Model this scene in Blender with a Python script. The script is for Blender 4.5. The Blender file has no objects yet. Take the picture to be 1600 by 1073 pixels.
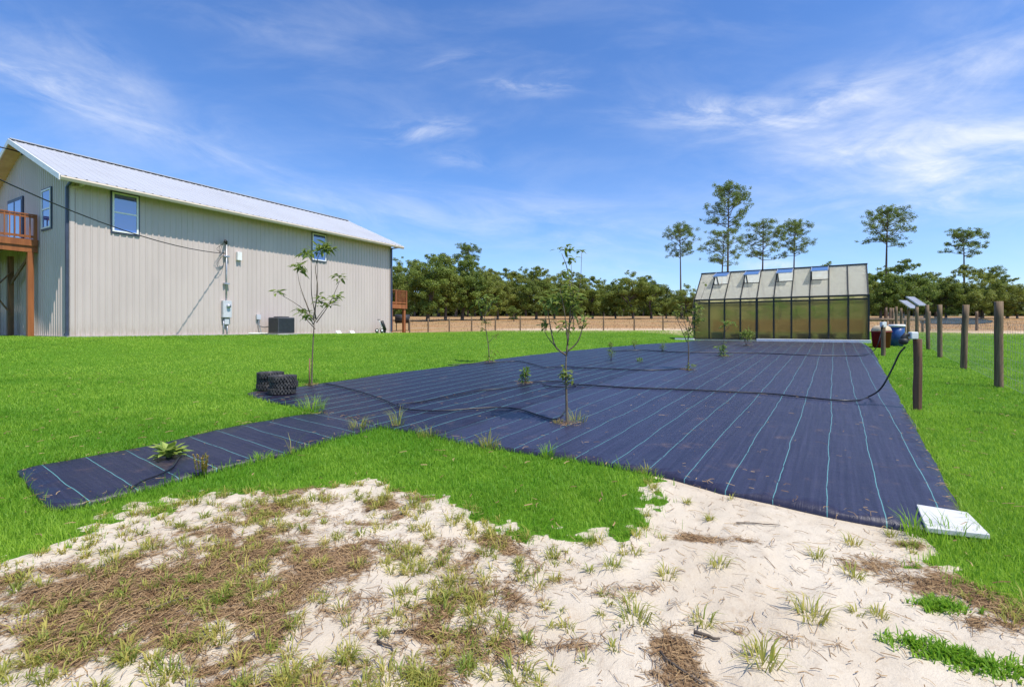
import bpy, bmesh, math, random
import numpy as np
from mathutils import Vector, Matrix
R = math.radians
random.seed(11); rng = np.random.default_rng(11)
sc = bpy.context.scene
COL = sc.collection

# ------------------------------------------------------------------ camera numbers
F, HZ, CX, EYE, SL = 750.0, 512.0, 800.0, 1.5, 0.0387   # focal length, horizon row, centre column, eye height, ground slope

# ------------------------------------------------------------------ noise (numpy)
_perm = rng.random((256, 256))
def vnoise(x, y):
    x = np.asarray(x, float); y = np.asarray(y, float)
    xi = np.floor(x).astype(int); yi = np.floor(y).astype(int)
    fx = x - xi; fy = y - yi
    fx = fx*fx*(3-2*fx); fy = fy*fy*(3-2*fy)
    g = lambda a, b: _perm[a % 256, b % 256]
    return (g(xi, yi)*(1-fx)+g(xi+1, yi)*fx)*(1-fy)+(g(xi, yi+1)*(1-fx)+g(xi+1, yi+1)*fx)*fy
def fbm(x, y, o=4):
    s = 0; a = .5; t = 0
    for k in range(o):
        s = s+a*vnoise(x*2**k+17.3*k, y*2**k+9.1*k); t += a; a *= .55
    return s/t
def smooth(t):
    t = np.clip(t, 0, 1); return t*t*(3-2*t)

# ------------------------------------------------------------------ the lie of the land
BC = np.array([-16.56, 18.0]); BD = np.array([.502, .865]); BG = np.array([-.865, .502]); BZ = 1.17
GC = np.array([9.8, 25.8]); GD = np.array([.83, -.558]); GN = np.array([.558, .83]); GZ = .83
def rect_d(x, y, c, d, n, a0, a1, b0, b1):
    a = (x-c[0])*d[0]+(y-c[1])*d[1]; b = (x-c[0])*n[0]+(y-c[1])*n[1]
    da = np.maximum(np.maximum(a0-a, a-a1), 0); db = np.maximum(np.maximum(b0-b, b-b1), 0)
    return np.hypot(da, db)
def H(x, y):
    x = np.asarray(x, float); y = np.asarray(y, float)
    yy = np.clip(y, -12, 112)
    z = SL*yy - np.maximum(y-112, 0)*.004
    w = smooth(1-rect_d(x, y, BC, BD, BG, -2.5, 17.5, -.7, 10)/7.0)
    z = z*(1-w)+(BZ-.03)*w
    w = smooth(1-rect_d(x, y, GC, GD, GN, -.3, 7.8, -.3, 4)/4.0)
    z = z*(1-w)+(GZ-.02)*w
    return z
def h(x, y): return float(H(x, y))
def gp(px, py):
    """ground point seen at column px, row py of the photograph"""
    lo = .8
    k = (py-HZ)/F; t = (px-CX)/F
    Y = np.concatenate([np.arange(.8, 60, .01), np.arange(60, 140, .1)])
    d = (EYE-k*Y)-H(t*Y, Y)
    i = np.argmax(d < 0)
    if d[i] >= 0: i = len(Y)-1
    return float(t*Y[i]), float(Y[i])
def at(px, Y, py=None):
    x = (px-CX)/F*Y
    return (x, Y) if py is None else (x, Y, EYE+(HZ-py)/F*Y)

# ------------------------------------------------------------------ mesh helpers
def link(o, parent=None):
    COL.objects.link(o)
    if parent is not None: o.parent = parent
    return o
def tag(o, label=None, cat=None, group=None, kind=None):
    for k, v in (('label', label), ('category', cat), ('group', group), ('kind', kind)):
        if v: o[k] = v
    return o
def empty(name, loc, label, cat, rz=0, group=None):
    o = bpy.data.objects.new(name, None); o.empty_display_size = .2
    o.location = loc; o.rotation_euler = (0, 0, rz)
    link(o); return tag(o, label, cat, group)
def np_mesh(name, v, f, mat, parent=None, attrs=None, smooth_=False):
    v = np.asarray(v, np.float32); f = np.asarray(f, np.int32)
    m = bpy.data.meshes.new(name); k = f.shape[1]
    m.vertices.add(len(v)); m.vertices.foreach_set('co', v.ravel())
    m.loops.add(f.size); m.loops.foreach_set('vertex_index', f.ravel())
    m.polygons.add(len(f)); m.polygons.foreach_set('loop_start', np.arange(0, f.size, k, dtype=np.int32))
    m.polygons.foreach_set('loop_total', np.full(len(f), k, np.int32))
    if smooth_: m.polygons.foreach_set('use_smooth', np.ones(len(f), bool))
    for an, av in (attrs or {}).items():
        a = m.attributes.new(an, 'FLOAT', 'POINT'); a.data.foreach_set('value', np.asarray(av, np.float32))
    m.materials.append(mat); m.update(calc_edges=True); m.validate()
    return link(bpy.data.objects.new(name, m), parent)

class MB:
    def __init__(s): s.v = []; s.f = []; s.r = []; s.sm = []
    def add(s, vs, fs, rnd=0., sm=False):
        b = len(s.v); s.v += [tuple(map(float, p)) for p in vs]; s.r += [rnd]*len(vs)
        s.f += [tuple(i+b for i in f) for f in fs]; s.sm += [sm]*len(fs); return s
    def box(s, x0, x1, y0, y1, z0, z1, rnd=0.):
        vs = [(x, y, z) for z in (z0, z1) for y in (y0, y1) for x in (x0, x1)]
        return s.add(vs, [(0, 2, 3, 1), (4, 5, 7, 6), (0, 1, 5, 4), (2, 6, 7, 3), (0, 4, 6, 2), (1, 3, 7, 5)], rnd)
    def beam(s, a, b, w, t=None, up=(0, 0, 1)):
        a = Vector(a); b = Vector(b); t = t or w; d = (b-a).normalized(); u = Vector(up)
        if abs(d.dot(u)) > .98: u = Vector((1, 0, 0))
        x = d.cross(u).normalized(); y = x.cross(d).normalized()
        vs = [p+x*sx*w/2+y*sy*t/2 for p in (a, b) for sx, sy in ((-1, -1), (1, -1), (1, 1), (-1, 1))]
        return s.add(vs, [(3, 2, 1, 0), (4, 5, 6, 7), (0, 1, 5, 4), (1, 2, 6, 5), (2, 3, 7, 6), (3, 0, 4, 7)])
    def tube(s, pts, rad, n=6, rnd=0., caps=True):
        P = [Vector(p) for p in pts]; k = len(P)
        if not hasattr(rad, '__len__'): rad = [rad]*k
        vs = []; u = None
        for i in range(k):
            d = (P[min(i+1, k-1)]-P[max(i-1, 0)])
            if d.length < 1e-9: d = Vector((0, 0, 1))
            d.normalize()
            if u is None:
                u = d.cross(Vector((0, 0, 1)) if abs(d.z) < .9 else Vector((1, 0, 0))).normalized()
            else:
                u = (u-d*u.dot(d)).normalized()
            w = d.cross(u)
            for j in range(n):
                a = 2*math.pi*j/n; vs.append(P[i]+(u*math.cos(a)+w*math.sin(a))*rad[i])
        fs = [(i*n+j, i*n+(j+1) % n, (i+1)*n+(j+1) % n, (i+1)*n+j) for i in range(k-1) for j in range(n)]
        if caps: fs += [tuple(range(n-1, -1, -1)), tuple((k-1)*n+j for j in range(n))]
        return s.add(vs, fs, rnd, True)
    def lathe(s, prof, n=20, c=(0, 0, 0), sq=1.0, jag=None):
        vs = []
        for (r, z) in prof:
            for j in range(n):
                a = 2*math.pi*j/n; q = 1.0
                if sq != 1.0: q = (abs(math.cos(a))**sq+abs(math.sin(a))**sq)**(-1/sq)
                vs.append((c[0]+r*q*math.cos(a), c[1]+r*q*math.sin(a), c[2]+z))
        m = len(prof)
        fs = [(i*n+j, i*n+(j+1) % n, (i+1)*n+(j+1) % n, (i+1)*n+j) for i in range(m-1) for j in range(n)]
        if prof[0][0] > 1e-6 and prof[0] != prof[-1]: fs.append(tuple(range(n-1, -1, -1)))
        if prof[-1][0] > 1e-6 and prof[0] != prof[-1]: fs.append(tuple((m-1)*n+j for j in range(n)))
        return s.add(vs, fs, 0, True)
    def leaf(s, p, d, L, W, up=(0, 0, 1), droop=.15, rnd=None):
        p = Vector(p); d = Vector(d).normalized(); u = Vector(up)
        x = d.cross(u)
        if x.length < 1e-3: x = d.cross(Vector((1, 0, 0)))
        x.normalize(); nrm = x.cross(d).normalized()
        r = random.random() if rnd is None else rnd
        m1 = p+d*L*.45; tip = p+d*L-nrm*L*droop
        fold = nrm*W*.16
        vs = [p, p+d*L*.3-x*W*.42+fold, p+d*L*.66-x*W*.40+fold-nrm*L*droop*.4, tip, p+d*L*.66+x*W*.40+fold-nrm*L*droop*.4, p+d*L*.3+x*W*.42+fold, p+d*L*.66-nrm*L*droop*.4, p+d*L*.3]
        return s.add(vs, [(0, 7, 1), (7, 6, 2, 1), (6, 3, 2), (0, 5, 7), (7, 5, 4, 6), (6, 4, 3)], r)
    def build(s, name, mat, parent=None, bevel=0, loc=None):
        m = bpy.data.meshes.new(name); m.from_pydata(s.v, [], s.f)
        m.polygons.foreach_set('use_smooth', np.array(s.sm, bool))
        a = m.attributes.new('rnd', 'FLOAT', 'POINT'); a.data.foreach_set('value', np.array(s.r, np.float32))
        m.materials.append(mat); m.update()
        o = link(bpy.data.objects.new(name, m), parent)
        if loc: o.location = loc
        if bevel:
            b = o.modifiers.new('bevel', 'BEVEL'); b.width = bevel; b.segments = 2; b.limit_method = 'ANGLE'; b.angle_limit = R(40)
        return o
def copy_tree(o, parent=None):
    c = o.copy(); COL.objects.link(c)
    if parent: c.parent = parent
    for ch in list(o.children): copy_tree(ch, c)
    return c
def spline(pts, n=8):
    P = [Vector(p) for p in pts]; P = [2*P[0]-P[1]]+P+[2*P[-1]-P[-2]]; out = []
    for i in range(1, len(P)-2):
        a, b, c, d = P[i-1:i+3]
        for k in range(n):
            t = k/n
            out.append(.5*((2*b)+(c-a)*t+(2*a-5*b+4*c-d)*t*t+(3*b-a-3*c+d)*t**3))
    return out+[P[-2]]

# ------------------------------------------------------------------ materials
class NT:
    def __init__(s, name):
        s.m = bpy.data.materials.new(name); s.m.use_nodes = True; s.t = s.m.node_tree
        s.b = s.t.nodes['Principled BSDF']; s.out = s.t.nodes['Material Output']
    def n(s, t, **k):
        nd = s.t.nodes.new(t)
        for a, v in k.items():
            if a.startswith('_'): nd.inputs[a[1:].replace('_', ' ')].default_value = v
            else: setattr(nd, a, v)
        return nd
    def l(s, a, b): s.t.links.new(a, b)
    def math(s, op, a, b=None, c=None, clamp=False):
        nd = s.n('ShaderNodeMath', operation=op); nd.use_clamp = clamp
        for i, v in enumerate((a, b, c)):
            if v is None: continue
            if isinstance(v, (int, float)): nd.inputs[i].default_value = v
            else: s.l(v, nd.inputs[i])
        return nd.outputs[0]
    def mix(s, fac, a, b, mode='MIX'):
        nd = s.n('ShaderNodeMix', data_type='RGBA', blend_type=mode)
        for i, v in ((0, fac), (6, a), (7, b)):
            if isinstance(v, (int, float)): nd.inputs[i].default_value = v
            elif isinstance(v, tuple): nd.inputs[i].default_value = (*v, 1) if len(v) == 3 else v
            else: s.l(v, nd.inputs[i])
        return nd.outputs[2]
    def noise(s, scale, vec=None, detail=4, rough=.6, dist=0):
        nd = s.n('ShaderNodeTexNoise'); nd.inputs['Scale'].default_value = scale; nd.inputs['Detail'].default_value = detail
        nd.inputs['Roughness'].default_value = rough; nd.inputs['Distortion'].default_value = dist
        if vec is not None: s.l(vec, nd.inputs['Vector'])
        return nd.outputs[0]
    def ramp(s, fac, lo, hi):
        nd = s.n('ShaderNodeMapRange'); nd.interpolation_type = 'SMOOTHSTEP'
        nd.inputs[1].default_value = lo; nd.inputs[2].default_value = hi; s.l(fac, nd.inputs[0]); return nd.outputs[0]
    def pos(s): return s.n('ShaderNodeNewGeometry').outputs['Position']
    def obj(s): return s.n('ShaderNodeTexCoord').outputs['Object']
    def map(s, vec, scale=(1, 1, 1), rot=(0, 0, 0)):
        nd = s.n('ShaderNodeMapping'); nd.inputs['Scale'].default_value = scale; nd.inputs['Rotation'].default_value = rot
        s.l(vec, nd.inputs['Vector']); return nd.outputs[0]
    def attr(s, a): return s.n('ShaderNodeAttribute', attribute_name=a).outputs['Fac']
    def bump(s, hgt, strength=.3, dist=.02):
        nd = s.n('ShaderNodeBump'); nd.inputs['Strength'].default_value = strength; nd.inputs['Distance'].default_value = dist
        s.l(hgt, nd.inputs['Height']); s.l(nd.outputs[0], s.b.inputs['Normal'])
    def setb(s, **k):
        for a, v in k.items(): s.b.inputs[a.replace('_', ' ')].default_value = v
def basic(name, col, col2=None, rough=.6, scale=6, stretch=(1, 1, 1), bump=.0, metal=0, detail=5, spec=.5, lo=.35, hi=.7):
    t = NT(name); t.setb(Roughness=rough, Metallic=metal); t.b.inputs['Specular IOR Level'].default_value = spec
    col2 = col2 or tuple(c*.8 for c in col)
    n = t.noise(scale, t.map(t.obj(), stretch), detail)
    t.l(t.mix(t.ramp(n, lo, hi), col, col2), t.b.inputs['Base Color'])
    if bump: t.bump(n, bump, .01)
    return t.m
def leafmat(name, c1, c2, transl=.35, rough=.55, spec=.3, c3=None):
    t = NT(name); t.setb(Roughness=rough); t.b.inputs['Specular IOR Level'].default_value = spec
    c = t.mix(t.attr('rnd'), c1, c2)
    if c3:
        oi = t.n('ShaderNodeObjectInfo').outputs['Random']
        c = t.mix(t.math('MULTIPLY', oi, .6), c, c3)
    t.l(c, t.b.inputs['Base Color'])
    tr = t.n('ShaderNodeBsdfTranslucent'); t.l(t.mix(.5, c, tuple(min(1, v*1.7) for v in c2), 'MIX'), tr.inputs['Color'])
    mx = t.n('ShaderNodeMixShader'); mx.inputs[0].default_value = transl
    t.l(t.b.outputs[0], mx.inputs[1]); t.l(tr.outputs[0], mx.inputs[2]); t.l(mx.outputs[0], t.out.inputs['Surface'])
    return t.m

def ground_mat():
    t = NT('ground_soil_and_turf'); P = t.pos()
    sand, straw, field, track = t.attr('sand'), t.attr('straw'), t.attr('field'), t.attr('track')
    n1 = t.noise(1.3, P, 5); n2 = t.noise(14, P, 6, .7); n3 = t.noise(70, P, 4, .7)
    turf = t.mix(t.ramp(n2, .3, .7), (.06, .15, .010), (.10, .22, .014))
    turf = t.mix(t.math('MULTIPLY', t.ramp(n1, .45, .7), .35), turf, (.085, .16, .018))
    sd = t.mix(t.ramp(n1, .3, .7), (.58, .515, .41), (.49, .42, .32))
    sd = t.mix(t.math('MULTIPLY', t.ramp(n2, .5, .75), .5), sd, (.36, .275, .19))
    sd = t.mix(t.math('MULTIPLY', t.ramp(n3, .62, .72), .55), sd, (.25, .18, .11))
    stw = t.mix(t.ramp(n3, .35, .65), (.105, .064, .034), (.31, .205, .115))
    sfac = t.math('ADD', straw, t.math('MULTIPLY', t.math('SUBTRACT', n2, .5), 1.1))
    gnd = t.mix(t.ramp(sfac, .42, .68), sd, stw)
    sg = t.math('ADD', sand, t.math('MULTIPLY', t.math('SUBTRACT', n2, .5), .5))
    base = t.mix(t.ramp(sg, .4, .6), turf, gnd)
    ff = t.noise(.25, t.map(P, (1, 2.2, 1)), 5); f3 = t.noise(2.5, t.map(P, (1, 1.5, 1)), 5, .7)
    fc = t.mix(t.ramp(ff, .3, .7), (.33, .18, .075), (.38, .26, .14))
    fc = t.mix(t.math('MULTIPLY', t.ramp(f3, .5, .8), .7), fc, (.20, .115, .045))
    fc = t.mix(t.math('MULTIPLY', t.ramp(t.noise(.6, P, 4), .54, .68), .6), fc, (.20, .20, .06))
    base = t.mix(field, base, fc)
    tk = t.math('MULTIPLY', track, t.ramp(f3, .25, .6))
    base = t.mix(tk, base, (.62, .52, .38))
    t.l(base, t.b.inputs['Base Color']); t.setb(Roughness=.95); t.b.inputs['Specular IOR Level'].default_value = .1
    bh = t.math('ADD', t.math('MULTIPLY', n2, .6), t.math('MULTIPLY', n3, .4))
    t.bump(bh, .55, .03)
    return t.m
def mat_fabric(name, ax, ay, off, sp, w, dark=1.0, spec=.5):
    """woven black ground cover, coloured guide lines every sp metres across (ax,ay)"""
    t = NT(name); P = t.pos()
    sx = t.n('ShaderNodeSeparateXYZ'); t.l(P, sx.inputs[0])
    u = t.math('ADD', t.math('MULTIPLY', sx.outputs[0], ax), t.math('MULTIPLY', sx.outputs[1], ay))
    v = t.math('ADD', t.math('MULTIPLY', sx.outputs[0], -ay), t.math('MULTIPLY', sx.outputs[1], ax))
    wob = t.math('MULTIPLY', t.math('SUBTRACT', t.noise(.55, t.map(P, (1, 1, 1)), 3), .5), .09)
    wob2 = t.math('MULTIPLY', t.math('SUBTRACT', t.noise(3.1, P, 2), .5), .012)
    uu = t.math('ADD', t.math('ADD', t.math('ADD', u, wob), wob2), -off+50*sp)
    fr = t.math('FRACT', t.math('DIVIDE', uu, sp))
    d = t.math('ABSOLUTE', t.math('SUBTRACT', fr, .5))
    line = t.math('GREATER_THAN', d, .5-w/2/sp)
    brk = t.ramp(t.noise(9, P, 3), .28, .42)
    line = t.math('MULTIPLY', line, brk)
    fine = t.math('FRACT', t.math('MULTIPLY', uu, 1/sp*12))
    strk = t.noise(3.0, t.map(P, (1, 1, 1)), 5, .65)
    cb = t.n('ShaderNodeCombineXYZ'); t.l(t.math('MULTIPLY', u, 30.), cb.inputs[0]); t.l(t.math('MULTIPLY', v, .7), cb.inputs[1])
    thr = t.noise(1., cb.outputs[0], 4, .7)
    base = t.mix(t.ramp(thr, .3, .75), tuple(c*dark for c in (.015, .015, .036)), tuple(c*dark for c in (.033, .033, .066)))
    base = t.mix(t.math('MULTIPLY', t.ramp(strk, .58, .78), .45), base, (.16, .105, .085))
    dust = t.noise(11, P, 6, .8)
    base = t.mix(t.math('MULTIPLY', t.ramp(dust, .66, .74), .5), base, (.35, .27, .19))
    base = t.mix(line, base, (.10, .27, .27))
    t.l(base, t.b.inputs['Base Color']); t.setb(Roughness=.42); t.b.inputs['Specular IOR Level'].default_value = spec
    wv = t.noise(1, t.map(P, (220, 220, 1)), 1)
    bh = t.math('ADD', t.math('MULTIPLY', wv, .1), t.math('ADD', t.math('MULTIPLY', thr, .25), t.math('MULTIPLY', t.noise(2.2, P, 4), 1.2)))
    t.bump(bh, .45, .03)
    return t.m
def panel_mat(name, tint, dif, clear, tlum=.45, blur=0.):
    t = NT(name); O = t.obj()
    n = t.noise(2.0, t.map(O, (3, 3, .6)), 5, .7)
    tr = t.n('ShaderNodeBsdfTransparent'); t.l(t.mix(t.ramp(n, .3, .7), tint, tuple(c*.85 for c in tint)), tr.inputs['Color'])
    df = t.n('ShaderNodeBsdfDiffuse'); t.l(t.mix(t.ramp(n, .35, .75), dif, tuple(c*.82 for c in dif)), df.inputs['Color'])
    tl = t.n('ShaderNodeBsdfTranslucent'); tl.inputs['Color'].default_value = (*dif, 1)
    gl = t.n('ShaderNodeBsdfGlossy'); gl.inputs['Roughness'].default_value = .12; gl.inputs['Color'].default_value = (.9, .9, .9, 1)
    m0 = t.n('ShaderNodeMixShader'); m0.inputs[0].default_value = tlum; t.l(df.outputs[0], m0.inputs[1]); t.l(tl.outputs[0], m0.inputs[2])
    m1 = t.n('ShaderNodeMixShader'); m1.inputs[0].default_value = clear; t.l(m0.outputs[0], m1.inputs[1]); t.l(tr.outputs[0], m1.inputs[2])
    if blur:
        rf_ = t.n('ShaderNodeBsdfRefraction'); rf_.inputs['Roughness'].default_value = .30; rf_.inputs['IOR'].default_value = 1.2; rf_.inputs['Color'].default_value = (*tint, 1)
        mb_ = t.n('ShaderNodeMixShader'); mb_.inputs[0].default_value = blur; t.l(tr.outputs[0], mb_.inputs[1]); t.l(rf_.outputs[0], mb_.inputs[2]); t.l(mb_.outputs[0], m1.inputs[2])
    fz = t.n('ShaderNodeFresnel'); fz.inputs['IOR'].default_value = 1.18
    m2 = t.n('ShaderNodeMixShader'); t.l(fz.outputs[0], m2.inputs[0]); t.l(m1.outputs[0], m2.inputs[1]); t.l(gl.outputs[0], m2.inputs[2])
    t.l(m2.outputs[0], t.out.inputs['Surface']); return t.m
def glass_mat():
    t = NT('window_glass'); t.setb(Roughness=.03, Metallic=0); t.b.inputs['Base Color'].default_value = (.012, .07, .33, 1)  # deep blue base paints the reflected sky into the glass
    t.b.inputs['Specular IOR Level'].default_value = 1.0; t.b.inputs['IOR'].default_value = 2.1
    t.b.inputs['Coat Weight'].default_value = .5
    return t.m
def siding_mat(name, c1, c2):
    t = NT(name); O = t.obj(); n = t.noise(1.2, t.map(O, (1, 1, .25)), 5); n2 = t.noise(30, t.map(O, (1, 1, .1)), 3)
    c = t.mix(t.ramp(n, .3, .75), c1, c2)
    sx = t.n('ShaderNodeSeparateXYZ'); t.l(O, sx.inputs[0])
    dirt = t.math('MULTIPLY', t.math('SUBTRACT', 1., t.ramp(sx.outputs[2], .0, .7)), t.ramp(n2, .35, .7))
    c = t.mix(t.math('MULTIPLY', dirt, .5), c, (.33, .24, .15))
    t.l(c, t.b.inputs['Base Color']); t.setb(Roughness=.5); t.b.inputs['Specular IOR Level'].default_value = .3
    return t.m
M = {}
M['ground'] = ground_mat()
M['mat_main'] = mat_fabric('weed_fabric', .83, -.558, -.05, .345, .0062)
M['mat_dark'] = mat_fabric('weed_fabric_dark', .83, -.558, -.05, .345, .0105, .62, .32)  # left pieces: darker base paints in their weaker sun reflection
M['mat_strip'] = mat_fabric('weed_fabric_strip', .585, .81, 1.08, .31, .0065, .75, .4)
M['siding'] = siding_mat('ribbed_siding', (.58, .495, .455), (.53, .45, .415))
M['roof'] = basic('roof_metal', (.43, .445, .47), (.40, .41, .43), .45, .5, (1, 1, 1), 0, .0)
M['trim'] = basic('cream_trim', (.60, .52, .40), (.54, .46, .35), .5, 3)
M['whitetrim'] = basic('white_trim', (.80, .80, .80), (.70, .70, .72), .45, 4)
M['slate'] = basic('slate_trim', (.05, .065, .11), (.035, .045, .075), .45, 3)
M['soffit'] = basic('soffit_boards', (.62, .50, .33), (.52, .40, .25), .6, 3)
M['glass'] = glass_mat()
M['concrete'] = basic('concrete', (.45, .43, .40), (.33, .31, .28), .9, 5, bump=.2)
M['deckwood'] = basic('stained_wood', (.36, .125, .038), (.23, .075, .022), .55, 5, (1, 1, .12), .15)
M['deckshade'] = basic('bare_and_shaded_wood', (.22, .12, .06), (.13, .07, .035), .7, 6, (1, 1, .15), .15)
M['greybox'] = basic('grey_enamel', (.60, .61, .64), (.52, .53, .56), .4, 3)
M['white'] = basic('white_plastic', (.82, .82, .80), (.74, .73, .70), .45, 5)
M['steel'] = basic('galvanised_steel', (.50, .51, .54), (.38, .39, .42), .4, 8, metal=.6)
M['acgrey'] = basic('condenser_enamel', (.10, .10, .115), (.075, .075, .085), .45, 6)
M['acfan'] = basic('fan_guard', (.04, .04, .045), None, .5, 6)
M['black'] = basic('black_rubber', (.016, .016, .018), (.030, .029, .028), .55, 20, bump=.2)
M['hose'] = basic('black_tubing', (.012, .012, .018), (.022, .021, .026), .38, 30)
M['tyre'] = basic('dusty_rubber', (.030, .030, .032), (.11, .105, .10), .75, 16, bump=.3, lo=.4, hi=.75)
M['frame'] = basic('dark_frame', (.008, .009, .008), (.014, .015, .013), .45, 5)
M['pc_wall'] = panel_mat('polycarbonate_wall', (.985, .95, .72), (.68, .61, .36), .88, .45, .7)
M['pc_roof'] = panel_mat('polycarbonate_roof', (.98, .97, .90), (.88, .87, .79), .40, .72)
M['pc_back'] = panel_mat('polycarbonate_back', (.97, .92, .66), (.93, .86, .56), .28, .4)
M['planter'] = basic('planter_boards', (.62, .40, .19), (.48, .29, .13), .7, 4, (.3, 1, 2), .1)
M['pot'] = basic('black_pot', (.015, .016, .017), (.028, .028, .028), .5, 8)
M['tanfloor'] = basic('sandy_floor', (.55, .47, .34), (.46, .38, .27), .9, 6)
M['bluetub'] = basic('teal_tub', (.02, .16, .24), (.015, .12, .19), .4, 6)
M['bluebin'] = basic('blue_plastic', (.018, .075, .24), (.012, .05, .17), .35, 6)
M['redbin'] = basic('red_plastic', (.26, .018, .022), (.19, .014, .016), .4, 6)
M['tan'] = basic('tan_plastic', (.60, .47, .30), (.52, .40, .25), .5, 6)
M['post'] = basic('weathered_post', (.215, .145, .085), (.085, .052, .030), .85, 22, (1, 1, .07), .8)
M['postend'] = basic('rough_post', (.17, .085, .05), (.085, .042, .024), .85, 12, (1, 1, .08), .6)
M['wire'] = basic('fence_wire', (.34, .34, .33), (.25, .24, .22), .5, 20, metal=.4)
M['slab'] = basic('pale_paver', (.58, .575, .565), (.46, .455, .45), .6, 3, bump=.05, lo=.3, hi=.8)
M['bark'] = basic('grey_bark', (.105, .082, .062), (.055, .042, .032), .9, 6, (1, 1, .3), .6)
M['pinebark'] = basic('pine_bark', (.125, .088, .068), (.065, .047, .037), .9, 5, (1, 1, .3), .6)
M['twig'] = basic('sapling_bark', (.16, .125, .085), (.09, .07, .045), .8, 20, (1, 1, .4), .3)
M['oakleaf'] = leafmat('oak_leaves', (.040, .09, .016), (.21, .275, .046), .36, .55, .3, (.26, .26, .05))
M['pineleaf'] = leafmat('pine_needles', (.050, .10, .020), (.22, .29, .060), .32)
M['woods'] = leafmat('woods_leaves', (.03, .052, .014), (.11, .135, .03), .25)
M['youngleaf'] = leafmat('sapling_leaves', (.075, .13, .024), (.24, .30, .06), .4)
M['greenleaf'] = leafmat('bush_leaves', (.06, .14, .02), (.20, .30, .06), .4)
M['hosta'] = leafmat('hosta_leaves', (.16, .27, .05), (.42, .50, .12), .4)
M['mustard'] = leafmat('yellow_flower', (.30, .22, .05), (.42, .32, .08), .3)
M['housefol'] = leafmat('greenhouse_plants', (.12, .28, .03), (.30, .50, .08), .45)
M['blade'] = leafmat('lawn_blades', (.105, .265, .012), (.29, .46, .042), .42, .5, .3)
M['weed'] = leafmat('weed_blades', (.13, .21, .024), (.46, .40, .10), .35)
M['straw'] = leafmat('dry_straw', (.13, .070, .033), (.42, .29, .15), .1, .8, .15)
M['pond'] = basic('pond_water', (.06, .10, .15), (.05, .085, .13), .18, 2, bump=.05)
M['solar'] = basic('solar_cells', (.30, .30, .32), (.24, .24, .26), .25, 10)
M['cable'] = basic('black_cable', (.015, .015, .016), None, .5, 20)

# ------------------------------------------------------------------ ground outlines (from the photograph's rows and columns)
def poly(px): return np.array([gp(*p) for p in px])
SAND = np.concatenate([poly([(-120, 905), (0, 888), (60, 872), (110, 850), (150, 825), (162, 800), (190, 787), (240, 790), (330, 766), (420, 772), (500, 762), (560, 756), (600, 757), (640, 772), (690, 792), (740, 802), (790, 822), (850, 840), (900, 847), (960, 840), (1000, 823), (1018, 795), (1012, 765), (1015, 735),
                             (1100, 745), (1200, 765), (1300, 790), (1434, 815), (1436, 872), (1472, 896), (1530, 917), (1600, 946), (1750, 1010), (2000, 1090)]), np.array([[4.5, -4], [-5.5, -4], [-4.6, 2.2]])])
MATP = poly([(386, 616), (412, 610), (440, 609), (500, 601), (600, 586), (700, 574), (800, 559), (900, 548), (1000, 539), (1075, 534.5)])
MATP = np.concatenate([MATP, np.array([GC+GD*a-GN*.25 for a in (.6, 3, 5, 7.2)]), poly([(1362, 546), (1385, 590), (1402, 620), (1422, 655), (1440, 690), (1463, 730), (1480, 765), (1498, 801), (1520, 838), (1440, 833), (1400, 825), (1350, 817), (1300, 808), (1250, 797), (1200, 785), (1130, 770), (1050, 748), (1000, 738), (950, 728), (900, 720), (850, 712), (800, 704), (760, 699), (720, 694), (685, 684), (650, 676), (610, 671), (588, 667), (545, 657), (510, 650), (480, 641), (450, 633), (420, 628), (400, 623)])])
STRIPP = poly([(26, 741), (60, 731), (100, 724), (165, 712), (230, 700), (285, 688), (340, 675), (390, 664), (440, 655), (475, 650), (508, 648), (550, 657), (592, 669), (560, 677), (520, 687), (480, 700), (450, 710), (390, 724), (330, 738), (260, 756), (200, 773), (130, 790), (100, 795), (76, 796), (50, 772)])
def pip(x, y, P):
    ins = np.zeros(x.shape, bool); n = len(P); j = n-1
    for i in range(n):
        c = ((P[i, 1] > y) != (P[j, 1] > y)) & (x < (P[j, 0]-P[i, 0])*(y-P[i, 1])/(P[j, 1]-P[i, 1]+1e-12)+P[i, 0])
        ins ^= c; j = i
    return ins
def edge_noise(x, y): return .5*(fbm(x*3.2, y*3.2, 4)-.5)+.5*(fbm(x*10, y*10, 3)-.5)
def sdist(x, y, P):
    """signed distance, positive inside"""
    d = np.full(x.shape, 1e9); n = len(P)
    for i in range(n):
        a = P[i]; b = P[(i+1) % n]; e = b-a; L = (e*e).sum()+1e-12
        t = np.clip(((x-a[0])*e[0]+(y-a[1])*e[1])/L, 0, 1)
        d = np.minimum(d, np.hypot(x-a[0]-t*e[0], y-a[1]-t*e[1]))
    return np.where(pip(x, y, P), d, -d)
LAWN_END = np.array([[-200, 30], [-7, 33.2], [10, 33.8], [20, 32.5], [27, 30.5], [36, 27.5], [60, 24], [200, 20]])
def lawn_edge(x): return np.interp(x, LAWN_END[:, 0], LAWN_END[:, 1])
def ell(x, y, px, py, rx, ry, rot=0):
    cx, cy = gp(px, py); c, s = math.cos(rot), math.sin(rot)
    a = (x-cx)*c+(y-cy)*s; b = -(x-cx)*s+(y-cy)*c
    return np.exp(-((a/rx)**2+(b/ry)**2))
def weed_cluster(x, y):
    return smooth((.9-x)/1.6)*smooth((fbm(x*2.3+11, y*2.3+5, 4)-.47)/.10)
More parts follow.
